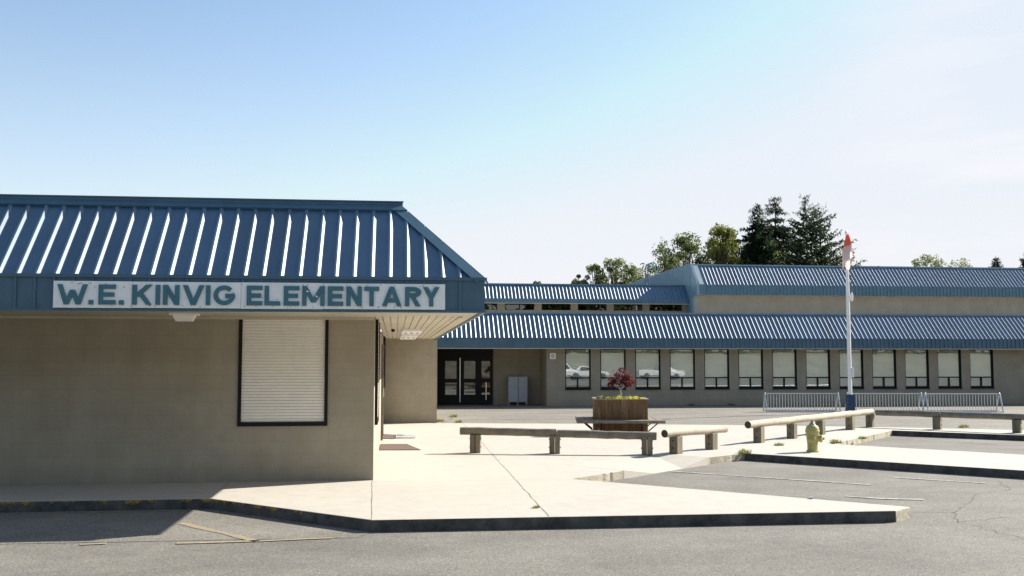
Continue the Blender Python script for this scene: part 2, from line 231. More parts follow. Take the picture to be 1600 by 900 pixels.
# ------------------------------------------------------------------ helpers
class MB:
    def __init__(s): s.v = []; s.f = []; s.mi = []
    def add(s, vs, fs, mi=0):
        k = len(s.v); s.v += [tuple(v) for v in vs]; s.f += [tuple(i + k for i in f) for f in fs]; s.mi += [mi] * len(fs); return s
    def box(s, x0, x1, y0, y1, z0, z1, mi=0):
        return s.add([(x0, y0, z0), (x1, y0, z0), (x1, y1, z0), (x0, y1, z0), (x0, y0, z1), (x1, y0, z1), (x1, y1, z1), (x0, y1, z1)],
                     [(0, 3, 2, 1), (4, 5, 6, 7), (0, 1, 5, 4), (1, 2, 6, 5), (2, 3, 7, 6), (3, 0, 4, 7)], mi)
    def obox(s, p, q, w, h, up=(0, 0, 1), mi=0):
        """bar from p to q, width w across, height h along 'up' (centred)"""
        p, q, up = Vector(p), Vector(q), Vector(up); d = (q - p).normalized(); a = d.cross(up).normalized() * w / 2; u = a.cross(d).normalized() * h / 2
        vs = [p - a - u, p + a - u, p + a + u, p - a + u, q - a - u, q + a - u, q + a + u, q - a + u]
        return s.add(vs, [(0, 1, 2, 3), (7, 6, 5, 4), (0, 4, 5, 1), (1, 5, 6, 2), (2, 6, 7, 3), (3, 7, 4, 0)], mi)
    def tube(s, pts, rad, n=10, cap=True, mi=0, capmi=None):
        pts = [Vector(p) for p in pts]; rings = []
        rr = rad if isinstance(rad, (list, tuple)) else [rad] * len(pts); k = len(s.v)
        for i, p in enumerate(pts):
            d = (pts[min(i + 1, len(pts) - 1)] - pts[max(i - 1, 0)]).normalized()
            a = d.cross(Vector((0, 0, 1)) if abs(d.z) < .95 else Vector((0, 1, 0))).normalized(); u = a.cross(d).normalized()
            for j in range(n):
                t = 2 * math.pi * j / n; s.v.append(tuple(p + (a * math.cos(t) + u * math.sin(t)) * rr[i]))
        for i in range(len(pts) - 1):
            for j in range(n):
                s.f.append((k + i * n + j, k + (i + 1) * n + j, k + (i + 1) * n + (j + 1) % n, k + i * n + (j + 1) % n)); s.mi.append(mi)
        if cap:
            cm = mi if capmi is None else capmi
            s.f.append(tuple(k + j for j in range(n))); s.mi.append(cm)
            e = k + (len(pts) - 1) * n; s.f.append(tuple(e + j for j in reversed(range(n)))); s.mi.append(cm)
        return s
    def lathe(s, prof, c, n=20, axis='z', mi=0):
        k = len(s.v); c = Vector(c)
        for r, z in prof:
            for j in range(n):
                t = 2 * math.pi * j / n
                p = Vector((r * math.cos(t), r * math.sin(t), z))
                if axis == 'x': p = Vector((z, r * math.cos(t), r * math.sin(t)))
                if axis == 'y': p = Vector((r * math.cos(t), z, r * math.sin(t)))
                s.v.append(tuple(c + p))
        for i in range(len(prof) - 1):
            for j in range(n):
                s.f.append((k + i * n + j, k + i * n + (j + 1) % n, k + (i + 1) * n + (j + 1) % n, k + (i + 1) * n + j)); s.mi.append(mi)
        s.f.append(tuple(k + j for j in reversed(range(n)))); s.mi.append(mi)
        e = k + (len(prof) - 1) * n; s.f.append(tuple(e + j for j in range(n))); s.mi.append(mi)
        return s
    def prism(s, poly, z0, z1, mi=0, simi=None):
        n = len(poly); k = len(s.v); s.v += [(x, y, z1) for x, y in poly] + [(x, y, z0) for x, y in poly]
        s.f.append(tuple(k + i for i in range(n))); s.mi.append(mi)
        s.f.append(tuple(k + n + i for i in reversed(range(n)))); s.mi.append(mi)
        for i in range(n):
            j = (i + 1) % n; s.f.append((k + i, k + n + i, k + n + j, k + j)); s.mi.append(mi if simi is None else simi)
        return s
    def build(s, name, mats, parent=None, smooth=False, bevel=0, recalc=True):
        me = bpy.data.meshes.new(name); me.from_pydata(s.v, [], s.f)
        if not isinstance(mats, (list, tuple)): mats = [mats]
        for m_ in mats: me.materials.append(m_)
        me.polygons.foreach_set('material_index', s.mi)
        if recalc:
            bm = bmesh.new(); bm.from_mesh(me); bmesh.ops.recalc_face_normals(bm, faces=bm.faces); bm.to_mesh(me); bm.free()
        if smooth:
            me.polygons.foreach_set('use_smooth', [True] * len(me.polygons))
            try: me.set_sharp_from_angle(angle=R(40))
            except Exception: pass
        o = bpy.data.objects.new(name, me); COL.objects.link(o)
        if parent: o.parent = parent
        if bevel:
            b_ = o.modifiers.new('bevel', 'BEVEL'); b_.width = bevel; b_.segments = 2; b_.limit_method = 'ANGLE'
        return o
def tag(o, label=None, cat=None, group=None, kind=None):
    if label: o['label'] = label
    if cat: o['category'] = cat
    if group: o['group'] = group
    if kind: o['kind'] = kind
    return o
def empty(name, loc, label, cat, group=None, rz=0):
    o = bpy.data.objects.new(name, None); COL.objects.link(o); o.location = loc; o.rotation_euler = (0, 0, rz); o.empty_display_size = .3
    return tag(o, label, cat, group)
def children(o): return [c for c in bpy.data.objects if c.parent == o]
def copy_tree(o, parent=None):
    c = o.copy(); COL.objects.link(c); c.parent = parent
    for ch in children(o): copy_tree(ch, c)
    return c

# ------------------------------------------------------------------ ground
tag(MB().add([(-1500, -1500, -.25), (1500, -1500, -.25), (1500, 2500, -.25), (-1500, 2500, -.25)], [(0, 1, 2, 3)]).build('ground', M['grass']), kind='structure')
tag(MB().add([(-60, -31, -.14), (70, -31, -.14), (70, 47, -.14), (-60, 47, -.14)], [(0, 1, 2, 3)]).build('parking_lot', M['road']), kind='structure')
walk = [(-40, 13.93), (-2.4, 13.93), (-.25, 11.86), (6.05, 11.86), (6.385, 12.15), (2.69, 15.65), (3.8, 16.75), (3.0, 17.75), (5.0, 19.75), (5.9, 18.85), (6.88, 19.6),
        (10.41, 15.97), (14.4, 12.1), (16.3, 14.0), (9.55, 21.6), (13.05, 25.66), (15.41, 23.59), (22, 17.9), (24, 19.8), (16.57, 25.35), (13.19, 27.08), (9.35, 28.39), (5.27, 29.46), (1.245, 30.24), (-.35, 30.6), (-40, 30.6)]
# crumbling sun-lit kerb edges get small nicks
def rough_poly(poly, idx, step=.16, amp=.018):
    out_ = []
    for i, p in enumerate(poly):
        out_.append(p)
        if i in idx:
            q = poly[(i + 1) % len(poly)]; l = math.dist(p, q); k = int(l / step)
            nx, ny = -(q[1] - p[1]) / l, (q[0] - p[0]) / l
            for j in range(1, k):
                t = (j + random.uniform(-.3, .3)) / k; a = abs(random.gauss(0, amp)); out_.append((p[0] + (q[0] - p[0]) * t + nx * a, p[1] + (q[1] - p[1]) * t + ny * a))
    return out_
def kerb_lit_faces(mb, n0):
    # crumbling inner kerbs; sunlit faces painted pale, shaded street faces dark, for the light
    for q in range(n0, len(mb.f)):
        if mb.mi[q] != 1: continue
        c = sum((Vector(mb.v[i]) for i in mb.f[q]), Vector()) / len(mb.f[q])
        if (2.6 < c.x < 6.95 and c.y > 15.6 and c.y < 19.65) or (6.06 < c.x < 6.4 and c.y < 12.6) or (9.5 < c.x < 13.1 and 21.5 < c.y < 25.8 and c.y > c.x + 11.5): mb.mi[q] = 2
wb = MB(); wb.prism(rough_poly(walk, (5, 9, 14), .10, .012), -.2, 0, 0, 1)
kerb_lit_faces(wb, 0)
tag(wb.build('sidewalk', [M['conc'], M['kerb'], M['crumble_lit']], bevel=.012), kind='structure')
rb = MB(); rb.add([(3.0, 17.75, 0), (5.0, 19.75, 0), (5.2, 18.15, -.135), (4.5, 17.45, -.135), (3.8, 16.75, 0), (5.9, 18.85, 0), (3.8, 16.75, -.2), (5.9, 18.85, -.2), (4.5, 17.45, -.2), (5.2, 18.15, -.2)],
    [(0, 3, 2, 1), (4, 3, 0), (5, 1, 2), (4, 6, 8, 3), (5, 2, 9, 7), (3, 8, 9, 2)])
tag(rb.build('kerb_ramp', M['conc']), kind='structure')
court = [(-40, 30.6), (-.35, 30.6), (1.245, 30.24), (5.27, 29.46), (9.35, 28.39), (13.19, 27.08), (16.57, 25.35), (24, 19.8), (60, 19.8), (60, 47), (-40, 47)]
cm = MB(); cm.prism(court, -.2, -.006, 0, 1)
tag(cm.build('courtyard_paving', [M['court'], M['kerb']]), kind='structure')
def strip(mb, pts, w, z, jit=0, seg=.25):
    P_ = []
    for i in range(len(pts) - 1):
        a, b_ = Vector(pts[i]), Vector(pts[i + 1]); k = max(1, int((b_ - a).length / seg)) if jit else 1
        for j in range(k): P_.append(a + (b_ - a) * j / k + (Vector((random.gauss(0, jit), random.gauss(0, jit))) if jit else Vector((0, 0))))
    P_.append(Vector(pts[-1])); k0 = len(mb.v)
    for i, p in enumerate(P_):
        d = (P_[min(i + 1, len(P_) - 1)] - P_[max(i - 1, 0)]).normalized(); nrm = Vector((-d.y, d.x)) * w / 2 * (random.uniform(.4, 1.3) if jit else 1)
        mb.v += [(p.x + nrm.x, p.y + nrm.y, z), (p.x - nrm.x, p.y - nrm.y, z)]
    for i in range(len(P_) - 1): mb.f.append((k0 + 2 * i, k0 + 2 * i + 1, k0 + 2 * i + 3, k0 + 2 * i + 2)); mb.mi.append(0)
jb = MB()
for pts in ([(1.8, 11.88), (1.88, 18), (1.95, 23.4), (2.0, 30.0)], [(-.26, 11.9), (-.33, 15.78)], [(-4.5, 13.95), (-4.62, 15.78)], [(-2.42, 13.95), (-2.46, 15.78)],
            ):
    strip(jb, pts, .010, .003, .006)
for pts in ([(-.3, 15.55), (2.7, 15.62)], [(1.9, 17.8), (3.0, 17.75)], [(5.0, 19.75), (2.2, 24.1)], [(1.93, 22.9), (9.9, 22.2)], [(-.3, 19.6), (1.9, 19.4)], [(3.0, 17.75), (5.0, 19.75)]):
    strip(jb, pts, .006, .0035, .003)
tag(jb.build('paving_joint', M['joint']), kind='structure')
cb_ = MB()
for pts in ([(6.2, 12.3), (6.7, 12.6), (7.2, 12.55), (8.6, 14.3), (9.3, 14.6), (9.84, 15.8)], [(6.5, 11.9), (6.8, 11.75), (6.9, 10.7), (7.2, 9.6)], [(6.8, 11.77), (7.6, 12.1), (8.4, 11.9)], [(-1.9, 11.9), (-.4, 11.72)], [(7.2, 12.55), (6.8, 11.77)],):
    strip(cb_, pts, .010, -.1365, .03, .12)
for pts in ([(3.0, 33), (4.3, 30.6), (5.0, 29.55)], [(8, 36), (11, 33.5), (14, 33)], [(14, 31), (19, 30)], [(2, 33.6), (1.4, 30.3)]):
    strip(cb_, pts, .03, -.002, .05, .3)
tag(cb_.build('paving_crack', M['crack']), kind='structure')
tag(MB().add([(-40, 11.75, -.136), (-1.6, 11.52, -.136), (-.42, 11.5, -.136), (-.25, 11.852, -.136), (-2.4, 13.922, -.136), (-40, 13.922, -.136)], [(0, 1, 2, 3, 4, 5)]).build('gutter_apron', M['apron']), kind='structure')
# painted markings
def marking(name, pts, w, m_, z=-.1315):
    mb = MB(); strip(mb, pts, w, z, .006, .3); tag(mb.build(name, m_), kind='structure')
marking('white_parking_line', [(4.85, 17.75), (6.54, 16.27), (7.47, 15.45)], .09, M['paintw'])
marking('white_parking_line', [(6.46, 14.18), (6.88, 13.86), (7.42, 13.73)], .10, M['paintw'])
marking('white_parking_line', [(8.3, 16.4), (9.4, 15.45)], .08, M['paintw'])
marking('white_parking_line', [(9.9, 22.2), (12.6, 19.3)], .08, M['paintw'])
marking('white_parking_line', [(12.6, 24.6), (14.2, 22.9)], .08, M['paintw'])
marking('yellow_road_line', [(-2.55, 12.75), (-1.47, 11.38)], .12, M['painty'])
marking('yellow_road_line', [(-2.3, 11.36), (-1.4, 11.40), (-.66, 11.5)], .09, M['painty'])
marking('yellow_road_line', [(-3.3, 11.39), (-3.05, 11.44)], .08, M['painty'])
marking('yellow_road_line', [(-4.3, 13.82), (-2.6, 13.82)], .05, M['painty'])

# ------------------------------------------------------------------ ribbed mansard panels
def ribbed(mb, x0, x1, eave, ridge, pitch, hipR=False, hipL=False, rib=.03, phase=0, top=.022, flip=None):
    """panel in a sloping plane. eave=(y,z), ridge=(y,z); runs along x. hipR: right side cut at 45 deg in plan"""
    ye, ze = eave; yr, zr = ridge; run = yr - ye
    sl = Vector((0, run, zr - ze)).normalized(); nrm = Vector((0, -sl.z, sl.y)); h = rib
    def pt(x, t, k): return Vector((x, ye + run * t, ze + (zr - ze) * t)) + nrm * k
    def tmax(x):
        t = 1.0
        if hipR: t = min(t, (x1 - x) / run)
        if hipL: t = min(t, (x - x0) / run)
        return max(0, t)
    xs = [x0, x1 - (run if hipR else 0), x1]
    mb.add([pt(x0, 0, 0), pt(x1, 0, 0), pt(x1 - (run if hipR else 0), 1, 0), pt(x0 + (run if hipL else 0), 1, 0)], [(0, 1, 2, 3)])
    x = x0 + phase
    while x < x1 - .08:
        t = tmax(x)
        if t > .03 and x > x0 + .05:
            a = [pt(x - h - top / 2, 0, .001), pt(x - top / 2, 0, h), pt(x + top / 2, 0, h), pt(x + top / 2 + h, 0, .001)]
            b_ = [p + sl * (Vector((0, run, zr - ze)).length * t) for p in a]
            mb.add(a + b_, [(0, 1, 5, 4), (1, 2, 6, 5), (2, 3, 7, 6), (0, 3, 2, 1), (4, 5, 6, 7)])
        x += pitch
def seams(mb, x0, x1, y, z0, z1, pitch, phase=0, w=.03, d=.022):
    x = x0 + phase
    while x < x1 - .02:
        mb.box(x - w / 2, x + w / 2, y - d, y + .002, z0, z1); x += pitch

# ------------------------------------------------------------------ front building
LB = empty('school_entrance_building', (-5, 15.8, 0), 'near single-storey beige block building with blue ribbed mansard roof and long white name board', 'building')
LB_off = Vector((-5, 15.8, 0))
def part(mb, name, m_, parent, off=None, **k):
    o = mb.build(name, m_, parent, **k)
    if off is not None: o.data.transform(Matrix.Translation(-off))
    return o
YW, XE = 15.8, -.32
w = MB()
# front wall with a window opening (butted pieces)
wx0, wx1, wz0 = -2.36, -1.02, .83
w.box(-14, wx0, YW, YW + .2, -.02, 2.485); w.box(wx1, XE, YW, YW + .2, -.02, 2.485); w.box(wx0, wx1, YW, YW + .2, -.02, wz0)
w.box(XE - .2, XE, YW + .2, 30.4, -.02, 2.485)
w.box(XE - .2, 1.24, 30.4, 30.6, -.02, 2.485); w.box(1.04, 1.24, 30.6, 41.2, -.02, 2.485)
part(w, 'wall', M['wall'], LB, LB_off)
# window with roller shutter
fr = MB(); t = .05
fr.box(wx0, wx0 + t, YW - .03, YW + .12, wz0 + .06, 2.48); fr.box(wx1 - t, wx1, YW - .03, YW + .12, wz0 + .06, 2.48); fr.box(wx0, wx1, YW - .03, YW + .12, wz0, wz0 + .06)
wn = part(fr, 'window', M['black'], LB, LB_off); tag(wn, 'black framed window closed by a cream roller shutter')
sh = MB(); z = wz0 + .06
while z < 2.44:
    zz = min(z + .046, 2.48)
    sh.add([(wx0 + t, YW + .012, z), (wx1 - t, YW + .012, z), (wx1 - t, YW + .002, z + .010), (wx0 + t, YW + .002, z + .010), (wx1 - t, YW + .004, zz), (wx0 + t, YW + .004, zz)], [(0, 1, 2, 3), (3, 2, 4, 5)]); z = zz
part(sh, 'roller_shutter', M['cream'], wn, LB_off)
# shutters and doors along the side wall
def side_win(y0, y1, z0, z1=2.48, proud=.05):
    f = MB(); f.box(XE, XE + proud, y0, y0 + .06, z0, z1); f.box(XE, XE + proud, y1 - .06, y1, z0, z1); f.box(XE, XE + proud, y0 + .06, y1 - .06, z0, z0 + .06)
    o = part(f, 'window', M['black'], LB, LB_off); s_ = MB(); z = z0 + .06
    while z < z1 - .03:
        s_.box(XE, XE + .034, y0 + .06, y1 - .06, z + .004, z + .042); z += .046
    part(s_, 'roller_shutter', M['cream'], o, LB_off)
side_win(16.4, 17.9, .8); side_win(27.2, 28.6, 1.0)
for y0, y1 in ((23.7, 25.2),):
    f = MB(); f.box(XE, XE + .05, y0, y0 + .07, .003, 2.2); f.box(XE, XE + .05, y1 - .07, y1, .003, 2.2); f.box(XE, XE + .05, y0 + .07, y1 - .07, 2.13, 2.2)
    o = part(f, 'door', M['raildark'], LB, LB_off); d_ = MB(); d_.box(XE, XE + .03, y0 + .07, y1 - .07, .01, 2.13); part(d_, 'door_leaf', M['bluegrey'], o, LB_off)
    d_ = MB(); d_.box(XE + .03, XE + .07, y0 + .15, y0 + .18, 1.0, 1.2); part(d_, 'handle', M['chrome'], o, LB_off)
# roof
ex, ey, zb, zt, run, zr = 1.185, 13.55, 2.485, 2.885, 1.13, 4.04
p_ = .2365
rf = MB()
ribbed(rf, -14, ex, (ey, zt), (ey + run, zr), p_, hipR=True, phase=(ex + 14 - .33) % p_)
# east slope (ribs along y)
e = MB(); ribbed(e, ey, 41.0, (0, zt), (run, zr), p_, hipL=True, phase=.33)
k = len(rf.v); rf.v += [(ex - v[1], v[0], v[2]) for v in e.v]; rf.f += [tuple(i + k for i in f) for f in e.f]; rf.mi += e.mi
part(rf, 'roof', M['blue'], LB, LB_off)
fl = MB(); fl.box(-14, ex - run - .02, ey + run + .02, 41, zr - .04, zr - .01); part(fl, 'flat_roof', M['bluegrey'], LB, LB_off)
fc = MB(); fc.box(-14, ex, ey, ey + .03, zb, zt); fc.box(ex - .03, ex, ey + .03, 41, zb, zt)
seams(fc, -14, ex - .1, ey, zb, zt - .004, p_, phase=(ex + 14 - .33) % p_ )
y = ey + .33
while y < 41: fc.box(ex - .002, ex + .012, y - .01, y + .01, zb, zt - .004); y += p_
part(fc, 'fascia', M['bluetrim'], LB, LB_off)
tm = MB(); tm.box(-14, ex + .03, ey - .028, ey + .02, zt + .001, zt + .045); tm.box(ex - .02, ex + .03, ey + .02, 41, zt + .001, zt + .045)
tm.box(-14, ex + .02, ey - .02, ey + .04, zb - .03, zb - .001); tm.box(ex - .03, ex + .02, ey + .04, 41, zb - .03, zb - .001)
part(tm, 'eave_trim', [M['bluetrim']], LB, LB_off)
cp = MB(); cx, cy = ex - run, ey + run
cp.box(-14, cx + .035, cy - .035, cy + .12, zr + .012, zr + .06); cp.box(cx - .12, cx + .035, cy + .12, 41, zr + .012, zr + .06)
cp.box(-14, cx + .045, cy - .05, cy + .0, zr + .061, zr + .08)
sv = Vector((0, run, zr - zt)).normalized(); nv_ = Vector((0, -sv.z, sv.y)); A2 = Vector((0, cy, zr + .01))
def bp(x, t, k): v = A2 - sv * t + nv_ * k; return (x, v.y, v.z)
cp.add([bp(-14, .13, .0), bp(cx + .1, .13, .0), bp(cx, 0, .0), bp(-14, 0, .0), bp(-14, .13, .036), bp(cx + .1, .13, .036), bp(cx, 0, .036), bp(-14, 0, .036)], [(0, 3, 2, 1), (4, 5, 6, 7), (0, 1, 5, 4), (1, 2, 6, 5), (2, 3, 7, 6), (3, 0, 4, 7)])
part(cp, 'ridge_cap', M['bluetrim'], LB, LB_off)
hp = MB(); a0 = Vector((ex - .01, ey + .01, zt + .03)); a1 = Vector((cx, cy, zr + .01))
n1 = Vector((0, -(zr - zt), run)).normalized(); n2 = Vector(((zr - zt), 0, run)).normalized()
d = (a1 - a0).normalized(); s1 = d.cross(n1).normalized(); s2 = d.cross(n2).normalized()
if s1.x > 0: s1 = -s1
if s2.y < 0: s2 = -s2
for s_, n_ in ((s1, n1), (s2, n2)):
    q = [a0 + n_ * .024, a0 + s_ * .14 + n_ * .024, a1 + s_ * .14 + n_ * .024, a1 + n_ * .024]; q2 = [v - n_ * .02 for v in q]
    hp.add(q + q2, [(0, 1, 2, 3), (7, 6, 5, 4), (0, 4, 5, 1), (1, 5, 6, 2), (2, 6, 7, 3), (3, 7, 4, 0)])
part(hp, 'hip_cap', M['bluetrim'], LB, LB_off)
# soffit: plain front strip, grooved boards, plain edge strip
sf = MB(); zs = zb - .001
sf.box(-14, ex - .03, ey + .045, 15.2, zs, zs + .02); sf.box(1.0, ex - .03, 15.2, 41, zs, zs + .02); sf.box(.955, 1.0, 15.2, 41, zs - .02, zs + .02)
x = XE
while x < .94:
    x2 = min(x + .115, .953); sf.box(x + .011, x2, 15.2, 30.4, zs, zs + .02); x += .118
sf.box(-14, XE, 15.2, YW, zs, zs + .02); sf.box(XE, .955, 15.2, 30.4, zs + .025, zs + .04)
sf.box(-14, -.0, ey + .046, ey + .09, zs - .022, zs - .001); sf.box(-14, XE - .0, 15.72, 15.8, zs - .04, zs - .001)
part(sf, 'soffit', M['soffit'], LB, LB_off)
# fixtures under the soffit: things that hang
for i, (y0, y1, xx) in enumerate(((21.0, 23.6, .14), (24.6, 29.0, .13))):
    o = empty('soffit_light', (xx, y0, zs), ['flat cream light panel on the soffit, the one nearer the road', 'flat cream light panel on the soffit, the one nearer the back wall'][i], 'light', 'light panels on the entrance soffit')
    m1 = MB(); m1.box(0, .42, 0, y1 - y0, -.05, -.001); m1.build('panel', M['white'], o)
    for j in range(3):
        m2 = MB(); m2.lathe([(.03, -.062), (.03, -.0505)], (.08 + .13 * j, (y1 - y0) * .5, 0), 12); m2.build('lamp_hole', M['black'], o)
o = empty('wall_floodlight', (-2.97, 14.8, zs), 'white trapezoid floodlight hanging under the soffit left of the shuttered window', 'light')
m1 = MB(); m1.box(-.19, .19, -.12, .12, -.025, 0); m1.build('mount', M['white'], o)
m1 = MB(); m1.add([(-.15, -.1, -.026), (.15, -.1, -.026), (.15, .1, -.026), (-.15, .1, -.026), (-.11, -.07, -.11), (.11, -.07, -.11), (.11, .07, -.11), (-.11, .07, -.11)], [(0, 1, 2, 3), (4, 7, 6, 5), (0, 4, 5, 1), (1, 5, 6, 2), (2, 6, 7, 3), (3, 7, 4, 0)]); m1.build('diffuser', M['white'], o)
o = MB().lathe([(.035, 0), (.04, -.02), (.03, -.06)], (-.05, 21.3, zs), 12).build('soffit_camera', M['black']); tag(o, 'small black dome fixture on the cream soffit boards', 'camera')

# ------------------------------------------------------------------ name board
SB = empty('name_board', (-1.85, 13.5, 2.49), 'long white board with raised teal letters W.E. KINVIG ELEMENTARY on the blue fascia', 'sign')
SO = Vector((-1.85, 13.5, 2.49))
bz0, bz1, by = 2.492, 2.835, 13.50
bb = MB(); xs = [-4.345, -3.375, -2.003, -.946, .655]
for i in range(4): bb.box(xs[i] + .002, xs[i + 1] - .002, by + .002 * (i % 2), ey - .014, bz0 + .003 * (i % 2), bz1 - .002 * (i % 2))
for k in range(70):
    x = random.uniform(-4.3, .62); z = random.choice([random.uniform(bz0 + .02, bz0 + .04), random.uniform(bz1 - .04, bz1 - .02), random.uniform(bz0, bz1)]); r = random.uniform(.002, .006)
    bb.box(x - r * 1.5, x + r * 1.5, by - .0025, by + .006, z - r, z + r, 1)
part(bb, 'board', [M['board'], M['chip']], SB, SO)
S_ = .057
def arc(cx, cz, rx, rz, a0, a1, n=14): return [(cx + rx * math.cos(R(a0 + (a1 - a0) * i / n)), cz + rz * math.sin(R(a0 + (a1 - a0) * i / n))) for i in range(n + 1)]
def glyph(ch_, w_, h):
    s = S_; k = s / 2
    V = lambda x, z0=0, z1=h: [(x, z0), (x, z1)]
    return {'W': [[(k, h), (w_ * .3, 0)], [(w_ * .3, 0), (w_ * .5, h * .72)], [(w_ * .5, h * .72), (w_ * .7, 0)], [(w_ * .7, 0), (w_ - k, h)]],
            '.': [[(0, k), (w_, k)]], 'I': [V(w_ / 2)],
            'E': [V(k), [(s, h - k), (w_, h - k)], [(s, h / 2), (w_ * .92, h / 2)], [(s, k), (w_, k)]],
            'L': [V(k), [(s, k), (w_, k)]],
            'K': [V(k), [(s * .8, h * .40), (w_ - k, h)], [(w_ * .42, h * .58), (w_ - k, 0)]],
            'N': [V(k), [(k, h), (w_ - k, 0)], V(w_ - k)],
            'M': [V(k), [(k, h), (w_ / 2, h * .18)], [(w_ / 2, h * .18), (w_ - k, h)], V(w_ - k)],
            'V': [[(k, h), (w_ / 2, 0)], [(w_ / 2, 0), (w_ - k, h)]],
            'A': [[(k, 0), (w_ / 2, h)], [(w_ / 2, h), (w_ - k, 0)], [(w_ * .25, h * .3), (w_ * .75, h * .3)]],
            'Y': [[(k, h), (w_ / 2, h * .45)], [(w_ - k, h), (w_ / 2, h * .45)], [(w_ / 2, 0), (w_ / 2, h * .5)]],
            'T': [[(0, h - k), (w_, h - k)], [(w_ / 2, 0), (w_ / 2, h - s)]],
            'R': [V(k), [(s, h - k)] + arc(w_ * .52, h * .73, w_ * .40, h * .27 - k, 90, -90) + [(s, h * .46 + k)], [(w_ * .5, h * .48), (w_ - k, 0)]],
            'G': [arc(w_ / 2, h / 2, w_ / 2 - k, h / 2 - k, 42, 352, 26), [(w_ * .55, h * .47), (w_, h * .47)]]}[ch_]
def letter(c, x0, x1, z0, h):
    mb = MB(); w_ = x1 - x0
    for q, pl in enumerate(glyph(c, w_, h)):
        f = by - .018 - .0012 * q; bk = by - .0005; n = len(pl); ring = []
        vert = len(pl) == 2 and abs(pl[0][0] - pl[1][0]) > .01 and abs(pl[0][1] - pl[1][1]) > .05
        for i, p in enumerate(pl):
            a = Vector(pl[max(i - 1, 0)]); b_ = Vector(pl[min(i + 1, n - 1)]); dd = (b_ - a).normalized()
            if vert:     # diagonal stroke cut horizontally at its ends
                o_ = Vector((S_ / 2 / abs(dd.y), 0))
            else: o_ = Vector((-dd.y, dd.x)) * S_ / 2
            ring += [Vector(p) + o_, Vector(p) - o_]
        k = len(mb.v)
        for yy in (f, bk):
            for r_ in ring: mb.v.append((x0 + r_.x, yy, z0 + min(max(r_.y, 0), h)))
        m2 = len(ring)
        for i in range(n - 1):
            a, b_, c_, d_ = 2 * i, 2 * i + 1, 2 * i + 3, 2 * i + 2
            mb.f += [(k + a, k + b_, k + c_, k + d_), (k + a, k + d_, k + m2 + d_, k + m2 + a), (k + b_, k + m2 + b_, k + m2 + c_, k + c_)]; mb.mi += [0] * 3
        mb.f += [(k, k + m2, k + m2 + 1, k + 1), (k + m2 - 2, k + m2 - 1, k + 2 * m2 - 1, k + 2 * m2 - 2)]; mb.mi += [0, 0]
    part(mb, 'letter', M['teal'], SB, SO)
for c, x0, x1 in (('W', -4.29, -3.92), ('.', -3.905, -3.845), ('E', -3.784, -3.572), ('.', -3.53, -3.47), ('K', -3.366, -3.13), ('I', -3.08, -3.017), ('N', -2.984, -2.778), ('V', -2.735, -2.47),
                  ('I', -2.447, -2.389), ('G', -2.35, -2.078), ('E', -1.929, -1.729), ('L', -1.701, -1.50), ('E', -1.456, -1.255), ('M', -1.218, -.926), ('E', -.888, -.686), ('N', -.647, -.445),
                  ('T', -.412, -.22), ('A', -.178, .075), ('R', .122, .326), ('Y', .362, .575)):
    letter(c, x0, x1, 2.534, .258)

for px_, pz_, w_, h_, tl in ((-1.15, 2.722, .022, .009, .3), (-1.03, 2.658, .016, .014, -.4)):
    m1 = MB(); yq = by - .0268; m1.prism([(px_ - w_, -pz_ - h_ * .6), (px_ - w_ * .2, -pz_ - h_), (px_ + w_, -pz_ - h_ * tl), (px_ + w_ * .8, -pz_ + h_ * .7), (px_ - w_ * .4, -pz_ + h_)], 0, .002)
    m1.v = [(x, yq + z, -y) for x, y, z in m1.v]; part(m1, 'peeled_patch', M['board'], SB, SO)

# ------------------------------------------------------------------ back classroom wing
WB = empty('classroom_wing', (15, 41.3, 0), 'long low beige wing with thirteen windows under a blue ribbed mansard roof', 'building'); WO = Vector((15, 41.3, 0))
YB = 41.3; ztop = 2.36
wx = [6.94 + 1.4725 * i for i in range(13)]; ww = 1.07; z0, z1 = .69, 2.335
w = MB(); prev = 6.17
for x in wx:
    w.box(prev, x, YB, YB + .2, -.03, ztop); w.box(x, x + ww, YB, YB + .2, -.03, z0); w.box(x, x + ww, YB, YB + .2, z1, ztop); prev = x + ww
w.box(prev, 48, YB, YB + .2, -.03, ztop)
w.box(6.17, 6.37, YB + .2, 43.3, -.03, ztop); w.box(4.12, 6.17, 43.1, 43.3, -.03, ztop); w.box(-14, 1.7, YB, YB + .2, -.03, ztop); w.box(1.5, 1.7, YB + .2, 43.3, -.03, ztop)
w.box(-14, 48, 43.35, 43.5, ztop, 3.7)
part(w, 'wall', M['wall2'], WB, WO)
f = MB(); f.box(1.7, 6.37, YB, 43.3, ztop + .001, ztop + .03); part(f, 'porch_ceiling', M['soffit'], WB, WO)
